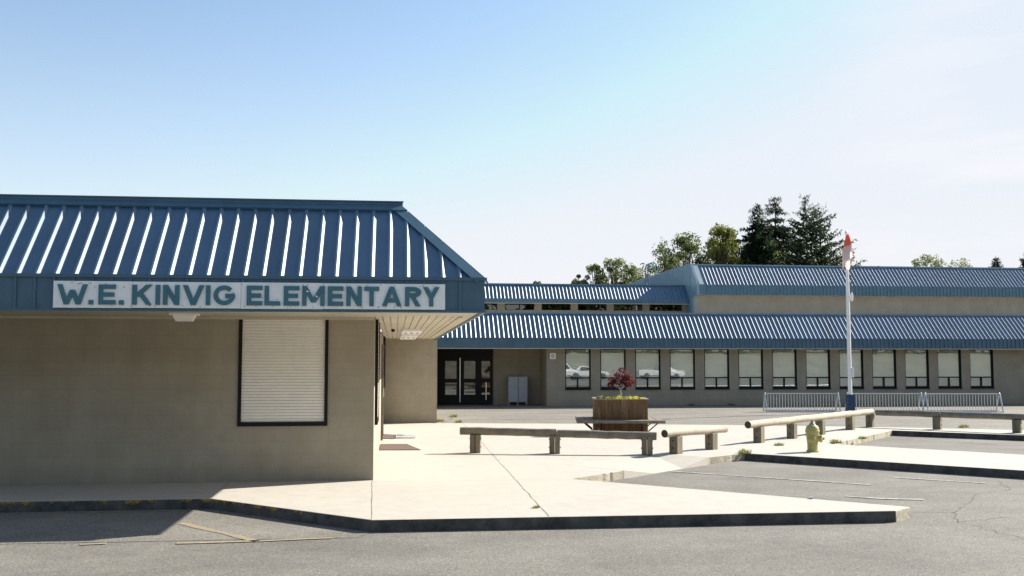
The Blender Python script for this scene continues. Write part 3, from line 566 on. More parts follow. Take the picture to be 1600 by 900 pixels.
def wing_window(x):
    t = .045; f = MB(); yf = YB + .05
    f.box(x, x + t, yf, yf + .1, z0, z1); f.box(x + ww - t, x + ww, yf, yf + .1, z0, z1); f.box(x + t, x + ww - t, yf, yf + .1, z0, z0 + .08)
    f.box(x + t, x + ww - t, yf, yf + .1, z1 - .03, z1); f.box(x + t, x + ww - t, yf, yf + .1, 1.12, 1.17); f.box(x + ww / 2 - .025, x + ww / 2 + .025, yf, yf + .1, z0 + .08, 1.12)
    f.box(x - .01, x + ww + .01, YB - .05, YB + .05, z0 - .035, z0)
    f.box(x + ww - .02, x + ww, YB + .001, yf, z0, z1)
    o = part(f, 'window', M['black'], WB, WO)
    g = MB(); g.box(x + t, x + ww - t, yf + .04, yf + .046, 1.17, z1 - .03); part(g, 'pane', M['glass'], o, WO)
    g = MB(); g.box(x + t, x + ww / 2 - .025, yf + .04, yf + .046, z0 + .08, 1.12); g.box(x + ww / 2 + .025, x + ww - t, yf + .04, yf + .046, z0 + .08, 1.12); part(g, 'lower_pane', M['glass'], o, WO)
    g = MB(); g.box(x + .01, x + ww - .01, yf + .102, yf + .115, z0, z1); part(g, 'blind', M['blind'], o, WO)
for x in wx: wing_window(x)
# entrance doors in the recess
dr = empty('entrance_doors', (2.9, 43.1, 0), None, None); dr.parent = WB; dr.location = Vector((0, 0, 0)); dr.name = 'entrance_doors'
f = MB(); yd = 43.0; f.box(1.7, 4.12, yd, yd + .08, 2.16, ztop); holes = [(2.1, 2.58), (2.90, 3.38), (3.64, 4.0)]
f.box(1.7, 2.1, yd, yd + .08, 0, 2.16); f.box(2.58, 2.90, yd, yd + .08, 0, 2.16); f.box(3.38, 3.64, yd, yd + .08, 0, 2.16); f.box(4.0, 4.12, yd, yd + .08, 0, 2.16)
for a, b_ in holes: f.box(a, b_, yd, yd + .08, 0, .42); f.box(a, b_, yd, yd + .08, .93, 1.09); f.box(a, b_, yd, yd + .08, 1.84, 2.16)
fo = part(f, 'door_frame', M['black'], dr, WO)
for a, b_ in holes:
    g = MB(); g.box(a, b_, yd + .04, yd + .046, 1.09, 1.84); part(g, 'upper_pane', M['doorglass'], dr, WO)
    g = MB(); g.box(a, b_, yd + .04, yd + .046, .42, .93); part(g, 'lower_pane', M['doorglass'], dr, WO)
for x, a, b_ in ((2.725, .1, 1.98), (3.83, .2, .95)):
    g = MB(); g.box(x - .016, x + .016, yd - .04, yd - .001, a, b_); part(g, 'door_bar', M['chrome'], dr, WO)
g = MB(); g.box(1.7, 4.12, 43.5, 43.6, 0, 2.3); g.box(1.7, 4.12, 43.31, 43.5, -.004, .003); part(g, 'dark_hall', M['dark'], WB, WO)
# roof
ye, zb2, zt2, yr, zr2 = 40.7, 2.36, 2.75, 41.83, 3.80; p2 = .19
rf = MB(); ribbed(rf, -14, 48, (ye, zt2), (yr, zr2), p2, phase=.1, rib=.034, top=.018); part(rf, 'roof', M['blue'], WB, WO)
fc = MB(); fc.box(-14, 48, ye, ye + .03, zb2, zt2); seams(fc, -14, 48, ye, zb2, zt2 - .003, p2, phase=.1, w=.05, d=.03); part(fc, 'fascia', M['bluetrim'], WB, WO)
tm = MB(); tm.box(-14, 48, ye - .025, ye + .02, zt2 + .001, zt2 + .03); part(tm, 'eave_trim', M['bluetrim'], WB, WO)
tm = MB(); tm.box(-14, 48, ye - .02, ye + .04, zb2 - .03, zb2 - .001); part(tm, 'drip_edge', M['soffit'], WB, WO)
cp = MB(); x = -14
while x < 48: cp.box(x, x + 5.95, yr - .03, yr + .16, zr2 + .005, zr2 + .075); cp.box(x + 5.95, x + 6.02, yr - .04, yr + .17, zr2 - .0, zr2 + .088); x += 6.02
part(cp, 'ridge_cap', M['bluegrey'], WB, WO)
sf = MB(); sf.box(-14, 48, ye + .041, YB - .001, zb2 + .001, zb2 + .02); part(sf, 'soffit', M['soffit'], WB, WO)
fl = MB(); fl.box(-14, 48, yr + .17, 51, zr2 - .06, zr2 - .03); part(fl, 'flat_roof', M['bouncegravel'], WB, WO)
# small room number plate
o = empty('room_plate', (6.43, YB - .001, 2.04), 'small white square plate with a dark outlined square beside the wing\'s first window', 'sign')
m1 = MB(); m1.box(-.12, .12, -.015, 0, -.12, .12); m1.build('plate', M['white'], o)
m1 = MB(); m1.box(-.055, -.03, -.02, -.0155, -.06, .06); m1.box(.03, .055, -.02, -.0155, -.06, .06); m1.box(-.03, .03, -.02, -.0155, .035, .06); m1.box(-.03, .03, -.02, -.0155, -.06, -.035); m1.build('mark', M['bluepaint'], o)
# cabinet by the doors
o = empty('metal_cabinet', (5.13, 42.7, -.004), 'grey two-section steel cabinet on short legs in the entrance recess', 'cabinet')
m1 = MB(); m1.box(-.41, .0, -.25, .25, .12, 1.19); m1.box(.004, .41, -.2, .25, .12, 1.19); m1.build('body', M['cab'], o, bevel=.01)
for a, b_, c_, d_ in ((-.395, -.01, .66, 1.17), (-.395, -.01, .14, .64), (.02, .4, .14, 1.17)):
    m1 = MB(); y_ = -.262 if a < 0 else -.212; m1.box(a, b_, y_, y_ + .0115, c_, d_); dd = m1.build('cabinet_door', M['cab'], o, bevel=.004)
for a in (-.38, .0, .38):
    for y_ in (-.17, .2): m1 = MB(); m1.box(a - .02, a + .02, y_ - .02, y_ + .02, 0, .12); m1.build('leg', M['cab'], o)

# ------------------------------------------------------------------ clerestory hall behind
CB = empty('clerestory_hall', (5, 51, 0), 'mid-height rear block with dark strip windows and blue ribbed roof, left of the taller hall', 'building'); CO = Vector((5, 51, 0))
gx = 14.958
w = MB(); zc0, zc1 = 4.43, 4.76
wins = [(4.0, 5.11), (5.5, 7.0), (7.37, 8.87), (9.24, 10.74), (11.11, 12.61), (12.98, 14.7)]
wins = [(4.0 - 1.87 * k - .39, 5.11 - 1.87 * k) for k in (6, 5, 4, 3, 2, 1)] + [(3.6, 5.11)] + wins[1:]
prev = -14
for a, b_ in wins: w.box(prev, a, 51, 51.2, zc0, zc1); prev = b_
w.box(prev, gx, 51, 51.2, zc0, zc1); w.box(-14, gx, 51, 51.2, 0, zc0); w.box(-14, gx, 51, 51.2, zc1, 4.95); part(w, 'wall', M['wall2'], CB, CO)
for a, b_ in wins:
    f = MB(); f.box(a, a + .04, 51.06, 51.1, zc0, zc1); f.box(b_ - .04, b_, 51.06, 51.1, zc0, zc1); f.box((a + b_) / 2 - .02, (a + b_) / 2 + .02, 51.06, 51.1, zc0 + .02, zc1 - .02); f.box(a + .04, b_ - .04, 51.06, 51.1, zc0, zc0 + .02); f.box(a + .04, b_ - .04, 51.06, 51.1, zc1 - .02, zc1); o = part(f, 'window', M['black'], CB, CO)
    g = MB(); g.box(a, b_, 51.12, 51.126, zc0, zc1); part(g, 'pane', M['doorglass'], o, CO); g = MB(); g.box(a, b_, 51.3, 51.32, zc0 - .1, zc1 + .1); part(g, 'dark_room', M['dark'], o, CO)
rf = MB(); ribbed(rf, -14, gx - .02, (50.5, 4.97), (51.3, 5.72), p2, phase=.04, rib=.034, top=.018); part(rf, 'roof', M['blue'], CB, CO)
fc = MB(); fc.box(-14, gx - .02, 50.5, 50.53, 4.76, 4.97); seams(fc, -14, gx - .03, 50.5, 4.76, 4.965, p2, phase=.04); part(fc, 'fascia', M['bluetrim'], CB, CO)
tm = MB(); tm.box(-14, gx - .02, 50.48, 50.54, 4.735, 4.759); part(tm, 'drip_edge', M['soffit'], CB, CO)
sf = MB(); sf.box(-14, gx - .02, 50.541, 50.999, 4.77, 4.78); part(sf, 'soffit', M['soffit'], CB, CO)
cp = MB(); cp.box(-14, gx - .02, 51.27, 51.5, 5.725, 5.80); part(cp, 'ridge_cap', M['bluetrim'], CB, CO)
fl = MB(); fl.box(-14, gx - .02, 51.51, 66, 5.66, 5.70); fl.box(-14, gx - .02, 65.8, 66, 0, 5.65); part(fl, 'flat_roof', M['bluegrey'], CB, CO)

# ------------------------------------------------------------------ tall hall on the right
GB = empty('gymnasium', (30, 50, 0), 'tallest rear hall with blue clad end wall and blue ribbed roof, at the right', 'building'); GO = Vector((30, 50, 0))
ge, gr_, zge0, zge1, zgr = 49.22, 50.32, 5.16, 5.655, 6.72
w = MB(); w.box(gx + .12, 60, 50, 50.2, 0, zge0 + .05); part(w, 'wall', M['wall3'], GB, GO)
prof = [(50.0, 0), (50.0, zge0), (ge - .02, zge0), (ge - .02, zge1 + .03), (gr_ - .05, zgr + .07), (66, zgr + .07), (66, 0)]
w = MB(); k = len(prof)
for xx in (gx, gx + .118): w.v += [(xx, a, b_) for a, b_ in prof]
w.f = [tuple(range(k)), tuple(reversed(range(k, 2 * k)))] + [(i, (i + 1) % k, k + (i + 1) % k, k + i) for i in range(k)]; w.mi = [0] * len(w.f)
y = 50.3
while y < 66: w.box(gx - .015, gx - .0005, y, y + .03, 0, zgr + .02); y += .24
part(w, 'end_wall', M['bluegrey'], GB, GO)
tm = MB(); tm.box(gx - .03, gx + .2, gr_ + .2, 66, zgr + .071, zgr + .12); part(tm, 'parapet_cap', M['bluegrey'], GB, GO)
rf = MB(); ribbed(rf, gx + .12, 60, (ge, zge1), (gr_, zgr), p2, phase=.42, rib=.034, top=.018); part(rf, 'roof', M['blue'], GB, GO)
sl = Vector((0, gr_ - ge, zgr - zge1)).normalized(); nn = Vector((0, -sl.z, sl.y)); tm = MB()
q = [Vector((gx + .119, ge, zge1)) + nn * .05, Vector((gx + .36, ge, zge1)) + nn * .05, Vector((gx + .36, gr_, zgr)) + nn * .05, Vector((gx + .119, gr_, zgr)) + nn * .05]; q2 = [v - nn * .045 for v in q]
tm.add(q + q2, [(0, 1, 2, 3), (7, 6, 5, 4), (0, 4, 5, 1), (1, 5, 6, 2), (2, 6, 7, 3), (3, 7, 4, 0)]); part(tm, 'rake_trim', M['paletrim'], GB, GO)
fc = MB(); fc.box(gx + .12, 60, ge, ge + .03, zge0, zge1); seams(fc, gx + .12, 60, ge, zge0, zge1 - .003, p2, phase=.42, w=.05, d=.03); part(fc, 'fascia', M['bluetrim'], GB, GO)
sf = MB(); sf.box(gx + .12, 60, ge + .031, 49.999, zge0 + .001, zge0 + .02); part(sf, 'soffit', M['soffit'], GB, GO)
cp = MB(); x = gx + .12
while x < 60: cp.box(x, x + 4.95, gr_ - .03, gr_ + .19, zgr + .005, zgr + .075); cp.box(x + 4.95, x + 5.02, gr_ - .04, gr_ + .2, zgr + .0, zgr + .09); x += 5.02
part(cp, 'ridge_cap', M['bluegrey'], GB, GO)
fl = MB(); fl.box(gx + .12, 60, gr_ + .21, 66, zgr - .05, zgr - .02); fl.box(gx + .12, 60, 65.8, 66, 0, zgr - .051); part(fl, 'flat_roof', M['bluegrey'], GB, GO)
# roof ladder with hooped rails against the end wall
o = empty('roof_ladder', (14.7, 57.6, 5.7), 'thin roof access ladder with two hooped handrails against the tall hall\'s end wall', 'ladder')
for k, y in enumerate((-.28, .28)):
    m1 = MB(); pts = [(-.2, y, -.02), (-.2, y, 1.5)] + [(.1 - .3 * math.cos(R(a)), y, 1.5 + .34 * math.sin(R(a))) for a in range(15, 180, 15)] + [(.4, y, 1.45), (.4, y, 1.13)]
    m1.tube(pts, .032, 8); m1.build('hoop_rail', M['bluegrey'], o, smooth=True)
for k in range(5):
    m1 = MB(); m1.tube([(-.2, -.27, .2 + .3 * k), (-.2, .27, .2 + .3 * k)], .02, 6); m1.build('rung', M['bluegrey'], o)
m1 = MB(); m1.box(.0, .05, .55, .75, .02, .75); m1.build('side_plate', M['white'], o)

# ------------------------------------------------------------------ log barriers
def post_obj(x, y, ang, h, w1=.19, w2=.19, parent=None, split=True):
    """two bolted timbers side by side"""
    g = .006; c, s_ = math.cos(ang), math.sin(ang)
    mb = MB()
    for a0_, a1_ in ((-w1 / 2, -g), (g, w1 / 2)) if split else ((-w1 / 2, w1 / 2),):
        vs = []
        for z in (0, h):
            for (u, v) in ((a0_, -w2 / 2), (a1_, -w2 / 2), (a1_, w2 / 2), (a0_, w2 / 2)): vs.append((x + u * c - v * s_, y + u * s_ + v * c, z))
        mb.add(vs, [(0, 3, 2, 1), (4, 5, 6, 7), (0, 1, 5, 4), (1, 2, 6, 5), (2, 3, 7, 6), (3, 0, 4, 7)])
    return mb
def bolt(x, y, ang, sgn, z, w1):
    c, s_ = math.cos(ang), math.sin(ang); mb = MB(); u = sgn * (w1 / 2); p = Vector((x + u * c, y + u * s_, z)); q = p + Vector((c, s_, 0)) * sgn * .015
    mb.tube([p, q], .016, 6); return mb
def log(p, q, r, name, m_, parent, n=14, flat=None):
    p, q = Vector(p), Vector(q); k = 10; pts = []; rad = []
    for i in range(k + 1):
        pts.append(p + (q - p) * i / k + Vector((0, 0, random.gauss(0, .003)))); rad.append(r * random.uniform(.96, 1.03))
    mb = MB(); mb.tube(pts, rad, n, mi=0, capmi=1); return mb.build(name, [m_, M['endgrain']], parent, smooth=True)
def barrier(name, label, pts_posts, rails, r, rm, hpost, ang, w1=.2, split=True):
    o = empty(name, (0, 0, 0), label, 'barrier', 'log rail barriers around the parking bays')
    ox, oy = pts_posts[0]; o.location = (ox, oy, 0)
    for x, y in pts_posts:
        po = post_obj(x - ox, y - oy, ang, hpost, w1, .19, split=split).build('post', M['post'], o, bevel=.006)
        for sg in (-1, 1):
            for z in (.12, hpost - .08): bolt(x - ox, y - oy, ang, sg, z, w1).build('bolt', M['endgrain'], po)
    for a, b_ in rails: log((a[0] - ox, a[1] - oy, a[2]), (b_[0] - ox, b_[1] - oy, b_[2]), r, 'log_rail', rm, o)
    return o
a1 = math.atan2(-.2, 1)
barrier('log_barrier', 'longest low barrier of two dark grey logs on three timber posts', [(1.6, 20.3), (3.14, 19.95), (4.9, 19.55)],
        [((1.30, 20.37, .43), (3.17, 19.945, .405)), ((3.19, 19.94, .395), (5.08, 19.51, .355))], .078, M['raildark'], .36, a1, .205)
d2 = Vector((1, .85)).normalized(); a2 = math.atan2(d2.y, d2.x)
barrier('log_barrier', 'short pale log on two posts between the long dark barrier and the far row', [(5.5, 19.63), (6.5, 20.52)],
        [((5.20, 19.36, .42), (6.92, 20.9, .39))], .078, M['rail'], .34, a2, .19, False)
def rail_chain(pts): return [(pts[i], pts[i + 1]) for i in range(len(pts) - 1)]
barrier('log_barrier', 'long pale log rail on five posts running back behind the yellow hydrant', [(8.1, 22.1), (9.32, 23.22), (10.54, 24.42), (12.05, 26.0), (13.12, 27.05)],
        rail_chain([(7.72, 21.74, .42), (9.9, 23.8, .43), (12.1, 26.03, .42), (13.22, 27.15, .42)]), .082, M['rail'], .35, math.atan2(1, 1), .19, False)
barrier('log_barrier', 'dark log rail crossing to the right edge behind the far parking bay', [(14.45, 25.9), (15.76, 24.4), (17.4, 22.6)],
        [((13.3, 27.05, .40), (14.5, 25.83, .40)), ((14.52, 25.81, .40), (18.5, 21.4, .40))], .082, M['raildark'], .33, math.atan2(-1, 1), .2, False)

# ------------------------------------------------------------------ planter with ring bench
PL = empty('timber_planter', (5.64, 25.3, 0), 'square stained cedar planter box with a bench ring around it', 'planter', rz=R(-9))
m1 = MB(); hx, h = .65, .86
x = -hx; k = 0; boards = []
while x < hx - .01:
    wd = min(random.choice([.055, .1, .1, .12]), hx - x); boards.append((x, x + wd)); x += wd
for (a, b_) in boards:
    for sgn in (-1, 1):
        d_ = random.uniform(0, .014) + (.012 if b_ - a < .06 else 0); m1.box(a + .002, b_ - .002, *sorted((sgn * (hx - .02), sgn * (hx + d_))), 0, h, 1 if b_ - a < .06 else 0)
for (a, b_) in boards:
    for sgn in (-1, 1): m1.box(*sorted((sgn * (hx - .02), sgn * (hx + .003))), max(a, -hx + .022) + .002, min(b_, hx - .022) - .002, 0, h, 0)
m1.build('planter_box', [M['cedar'], M['cedar2']], PL)
m1 = MB(); m1.box(-hx - .03, hx + .03, -hx - .03, -hx + .07, h + .001, h + .03); m1.box(-hx - .03, hx + .03, hx - .07, hx + .03, h + .001, h + .03); m1.box(-hx - .03, -hx + .07, -hx + .071, hx - .071, h + .001, h + .03); m1.box(hx - .07, hx + .03, -hx + .071, hx - .071, h + .001, h + .03)
m1.build('rim', M['benchwood'], PL)
m1 = MB(); m1.box(-hx + .03, hx - .03, -hx + .03, hx - .03, .7, .8); m1.build('soil', M['soil'], PL)
for nm, (a, b_, c_, d_) in (('f', (-1.10, 1.04, -1.05, -.70)), ('b', (-1.10, 1.02, .70, 1.05)), ('l', (-1.10, -.68, -.695, .695)), ('r', (.68, 1.02, -.695, .695))):
    m1 = MB()
    if nm in 'fb': m1.box(a, b_, c_, (c_ + d_) / 2 - .006, .315, .385); m1.box(a, b_, (c_ + d_) / 2 + .006, d_, .315, .385)
    else: m1.box(a, (a + b_) / 2 - .006, c_, d_, .315, .385); m1.box((a + b_) / 2 + .006, b_, c_, d_, .315, .385)
    m1.build('bench_plank', M['benchwood'], PL, bevel=.005)
for sx in (-1, 1):
    for yy in (-.52, .52):
        m1 = MB(); m1.tube([(sx * .93, yy, .31), (sx * .67, yy, .09)], .016, 6); m1.build('bench_bracket', M['black'], PL)
for xx in (-.5, .5):
    for sy in (-1, 1):
        m1 = MB(); m1.tube([(xx, sy * .9, .31), (xx, sy * .67, .09)], .014, 6); m1.build('bench_bracket', M['black'], PL)

def leaves(mb, c, n, rad, size, flat=.0, shell=.0):
    for _ in range(n):
        while True:
            p = Vector((random.uniform(-1, 1), random.uniform(-1, 1), random.uniform(-1, 1)))
            if p.length <= 1 and p.length >= shell: break
        p = Vector((c[0] + p.x * rad[0], c[1] + p.y * rad[1], c[2] + p.z * rad[2]))
        s = size * random.uniform(.5, 1.3); a = Vector((random.gauss(0, 1), random.gauss(0, 1), random.gauss(0, 1))).normalized(); b_ = a.cross(Vector((random.gauss(0, 1), random.gauss(0, 1), random.gauss(0, 1)))).normalized()
        mb.add([p - a * s * .5, p + b_ * s * .32, p + a * s * .5, p - b_ * s * .32], [(0, 1, 2, 3)])
# red maple in the planter
o = empty('red_maple', (5.68, 25.3, .8), 'small red-leaved maple with a thin pale stem growing in the planter', 'tree')
m1 = MB(); m1.tube([(0, 0, 0), (.01, 0, .15), (-.01, 0, .3)], [.02, .017, .014], 8)
tips = [(-.22, .05, .52), (-.1, -.1, .66), (.04, .05, .78), (.2, -.05, .62), (.3, .08, .5), (-.28, -.08, .42), (.1, .15, .55), (.16, -.14, .45)]
for tx, ty, tz in tips: m1.tube([(-.01, 0, .3), (tx * .5, ty * .5, .3 + (tz - .3) * .6), (tx, ty, tz)], [.012, .008, .003], 6)
m1.build('trunk', M['galv'], o, smooth=True)
m1 = MB()
for tx, ty, tz in tips + [(-.15, 0, .5), (.12, 0, .6), (0, 0, .6), (0, -.1, .45), (.24, 0, .48)]: leaves(m1, (tx, ty, tz), 95, (.105, .105, .09), .055)
leaves(m1, (0, 0, .56), 130, (.36, .25, .3), .05)
m1.build('crown', M['red'], o, recalc=False)
o = MB()
for k in range(46):
    x = random.uniform(-.46, .46); y = random.uniform(-.5, .5); leaves(o, (x, y, random.uniform(.02, .09)), 16, (.06, .06, .045), .045)
o = o.build('planter_flowers', M['flower'], recalc=False); o.location = (5.64, 25.3, .83); tag(o, 'low yellow-green flowers filling the top of the timber planter', 'flowers')

# ------------------------------------------------------------------ hydrant
o = empty('fire_hydrant', (8.34, 19.72, 0), 'pale yellow fire hydrant with a side nozzle on the concrete island', 'fire hydrant'); o.rotation_euler = (0, 0, R(-30))
m1 = MB(); m1.lathe([(.125, 0), (.125, .03), (.105, .035), (.105, .16), (.115, .26), (.133, .37), (.133, .40), (.143, .405), (.143, .425), (.133, .43), (.131, .47), (.108, .515), (.075, .535)], (0, 0, 0), 24); m1.build('barrel', M['hyd'], o, smooth=True)
m1 = MB(); m1.lathe([(.071, .536), (.055, .56), (.035, .59), (.035, .60), (.024, .602), (.024, .64)], (0, 0, 0), 8); m1.build('bonnet', M['hydcap'], o)
m1 = MB(); m1.lathe([(.06, .10), (.06, .135), (.075, .138), (.075, .19), (.05, .195), (.026, .2), (.026, .235)], (0, 0, .27), 12, axis='x'); m1.build('nozzle_cap', M['hyd'], o, smooth=True)
m1 = MB(); m1.lathe([(.075, -.1), (.075, -.15), (.05, -.155), (.024, -.16), (.024, -.185)], (0, 0, .26), 12, axis='y'); m1.build('pumper_cap', M['hyd'], o, smooth=True)

# ------------------------------------------------------------------ flagpole and flag
o = empty('flagpole', (16.2, 34.9, 0), 'tall white flagpole on a blue timber base behind the pale log rail', 'flagpole')
m1 = MB()
for a, b_ in ((-.14, -.055), (.055, .14), (-.05, .05)): m1.box(a, b_, -.09, .09, 0, .64)
m1.build('base', M['bluepaint'], o, bevel=.006)
m1 = MB(); m1.tube([(0, 0, .55), (0, 0, 2.5), (0, 0, 4.5), (0, 0, 6.42)], [.072, .068, .06, .038], 16); m1.build('pole', M['white'], o, smooth=True)
m1 = MB(); m1.lathe([(.02, 6.42), (.055, 6.45), (.06, 6.49), (.03, 6.53), (.008, 6.55)], (0, 0, 0), 10); m1.build('finial', M['white'], o, smooth=True)
m1 = MB(); m1.box(.07, .15, -.05, .05, 1.25, 1.6); m1.build('switch_box', M['white'], o)
m1 = MB(); m1.tube([(.08, -.03, 6.35), (.12, -.04, 5.3), (.13, -.05, 4.2)], .012, 6); m1.tube([(.08, .04, 6.35), (.1, .04, 3), (.09, .04, 1.4)], .006, 6); m1.build('halyard', M['post'], o)
m1 = MB(); m1.lathe([(.015, 4.3), (.045, 4.2), (.05, 4.05), (.02, 3.98)], (.13, -.05, 0), 10); m1.build('rope_weight', M['white'], o, smooth=True)
# flag hangs limp: cloth folded into a narrow bundle
nu, nv = 40, 46; vs = []; fs = []; uv = []
Hf = 1.20
for j in range(nv + 1):
    v = j / nv; half = .03 + .145 * math.sin(min(1, v * 1.6) * math.pi / 2)
    for i in range(nu + 1):
        u = i / nu
        x = -.02 + half * math.cos(u * math.pi * 4 + .6) * (.55 + .45 * u) + .05 * v * math.sin(u * 5) - .05 * v
        y = -.13 - .09 * math.sin(u * math.pi * 5 + v * 1.5) * (.3 + v) - .04 * u
        z = 6.38 - v * (Hf * (.80 + .22 * math.sin(u * 11.0 + .5) + .06 * math.sin(u * 31))) - .03 * math.sin(u * 9)
        vs.append((x, y, z)); uv.append((v * .93 + .12 * (u - .5) * (1 - v), u))
for j in range(nv):
    for i in range(nu): a = j * (nu + 1) + i; fs.append((a, a + 1, a + nu + 2, a + nu + 1))
me = bpy.data.meshes.new('flag'); me.from_pydata(vs, [], fs); me.materials.append(M['flag']); ul = me.uv_layers.new(name='UVMap')
for lp in me.loops: ul.data[lp.index].uv = uv[lp.vertex_index]
me.polygons.foreach_set('use_smooth', [True] * len(me.polygons))
f = bpy.data.objects.new('flag', me); COL.objects.link(f); f.location = (16.2, 34.9, 0); so_ = f.modifiers.new('thick', 'SOLIDIFY'); so_.thickness = .004
tag(f, 'limp red and white flag hanging from the top of the flagpole', 'flag')

# ------------------------------------------------------------------ bike racks
def bike_rack():
    o = empty('bike_rack', (0, 0, 0), 'x', 'bike rack', 'galvanised bike racks in front of the wing'); Lr = 2.62
    for x, nm in ((0, 0), (Lr, 1)):
        m1 = MB(); m1.tube([(x, -.3, .02), (x, -.03, .66), (x, 0, .69), (x, .03, .66), (x, .3, .02)], .026, 8); m1.build('end_frame', M['galv'], o, smooth=True)
    m1 = MB(); m1.tube([(0, 0, .66), (Lr, 0, .66)], .018, 8); m1.build('top_rail', M['galv'], o, smooth=True)
    for y in (-.3, .3): m1 = MB(); m1.tube([(0, y, .03), (Lr, y, .03)], .016, 8); m1.build('bottom_rail', M['galv'], o, smooth=True)
    m1 = MB(); m1.tube([(0, 0, .07), (Lr, 0, .07)], .014, 8); m1.build('bottom_rail', M['galv'], o, smooth=True)
    for k in range(1, 25):
        x = Lr * k / 25; m1 = MB(); m1.tube([(x, 0, .66), (x, 0, .06)], .0125, 6); m1.build('bar', M['galv'], o, smooth=True)
    return o
r0 = bike_rack()
for i, (x, y, lb) in enumerate(((13.35, 35.75, 'galvanised bike rack left of the flagpole'), (16.28, 35.3, 'galvanised bike rack just right of the flagpole\'s blue base, the middle one'), (18.95, 34.75, 'galvanised bike rack farthest right, ending beyond the last window'))):
    o = r0 if i == 0 else copy_tree(r0); o.location = (x, y, -.004); o.rotation_euler = (0, 0, R(-9)); o['label'] = lb

# ------------------------------------------------------------------ mats, fallen sign, weeds
o = MB().prism([(-.3, 21.05), (.53, 21.0), (.27, 22.5), (-.3, 22.55)], .001, .014).build('door_mat', M['mat']); tag(o, 'brown door mat nearer the road beside the side wall', 'mat', 'door mats by the side doors')
o = MB().prism([(-.3, 24.2), (.0, 24.1), (.06, 25.3), (-.3, 25.7)], .001, .014).build('door_mat', M['mat']); tag(o, 'brown door mat farther back, with a metal grating next to it', 'mat', 'door mats by the side doors')
o = MB()
for yy in (24.25, 24.75, 25.2): o.box(.03, .5, yy, yy + .14, .015, .05, 0)
o.box(.06, .2, 24.42, 24.72, .014, .04, 1); o.box(.06, .2, 24.92, 25.18, .014, .04, 1)
o = o.build('metal_grating', [M['white'], M['black']]); tag(o, 'pale flat metal grating lying on the concrete by the farther mat', 'grating')
weeds = [((1.35, 31.0), .10, 'yellow-green weed at the corner of the beige side wall'), ((1.9, 33.5), .10, 'small weed in a courtyard crack behind the side wall corner'), ((1.9, 30.5), .08, 'low weed at the front end of the courtyard crack, left of the long barrier'),
         ((6.88, 19.6), .09, 'grass tuft at the kerb corner left of the hydrant'), ((8.25, 21.3), .07, 'flat green weed patch on the island just left of the hydrant'),
         ((9.75, 21.8), .09, 'green weed clump against the crumbling kerb right of the hydrant'), ((10.9, 22.9), .07, 'small weed farther along the crumbling kerb'), ((1.75, 12.6), .03, 'tiny weed in the front paving joint'),
         ((15.6, 26.6), .09, 'small weed behind the dark log rail'), ((12.2, 37.6 + 3.5), .10, 'dark weed at the foot of the wing wall, left one'), ((13.9, 41.1), .10, 'dark weed at the foot of the wing wall under the sixth window'), ((10.1, 41.1), .13, 'dark shrub-like weed at the foot of the wing wall right of the planter')]
for (x, y), s, lb in weeds:
    mb = MB()
    for k in range(int(60 + s * 600)):
        a = random.uniform(0, 2 * math.pi); r = s * 1.4 * math.sqrt(random.random()); l = s * random.uniform(.4, 1.1); q = Vector((math.cos(a) * r, math.sin(a) * r, 0)); t_ = q * 1.3 + Vector((random.gauss(0, .01), random.gauss(0, .01), l)); b_ = Vector((-math.sin(a), math.cos(a), 0)) * .012
        mb.add([q - b_, q + b_, t_], [(0, 1, 2)])
    o = mb.build('weed', M['weed'], recalc=False); o.location = (x, y, -.001); tag(o, lb, 'weed', 'weeds in the paving')
o = MB().prism([(5.43, 12.99), (5.47, 12.97), (5.49, 13.02), (5.45, 13.04)], .001, .022).build('litter_scrap', M['cab']); tag(o, 'tiny bluish scrap of litter on the back edge of the front walk', 'litter')

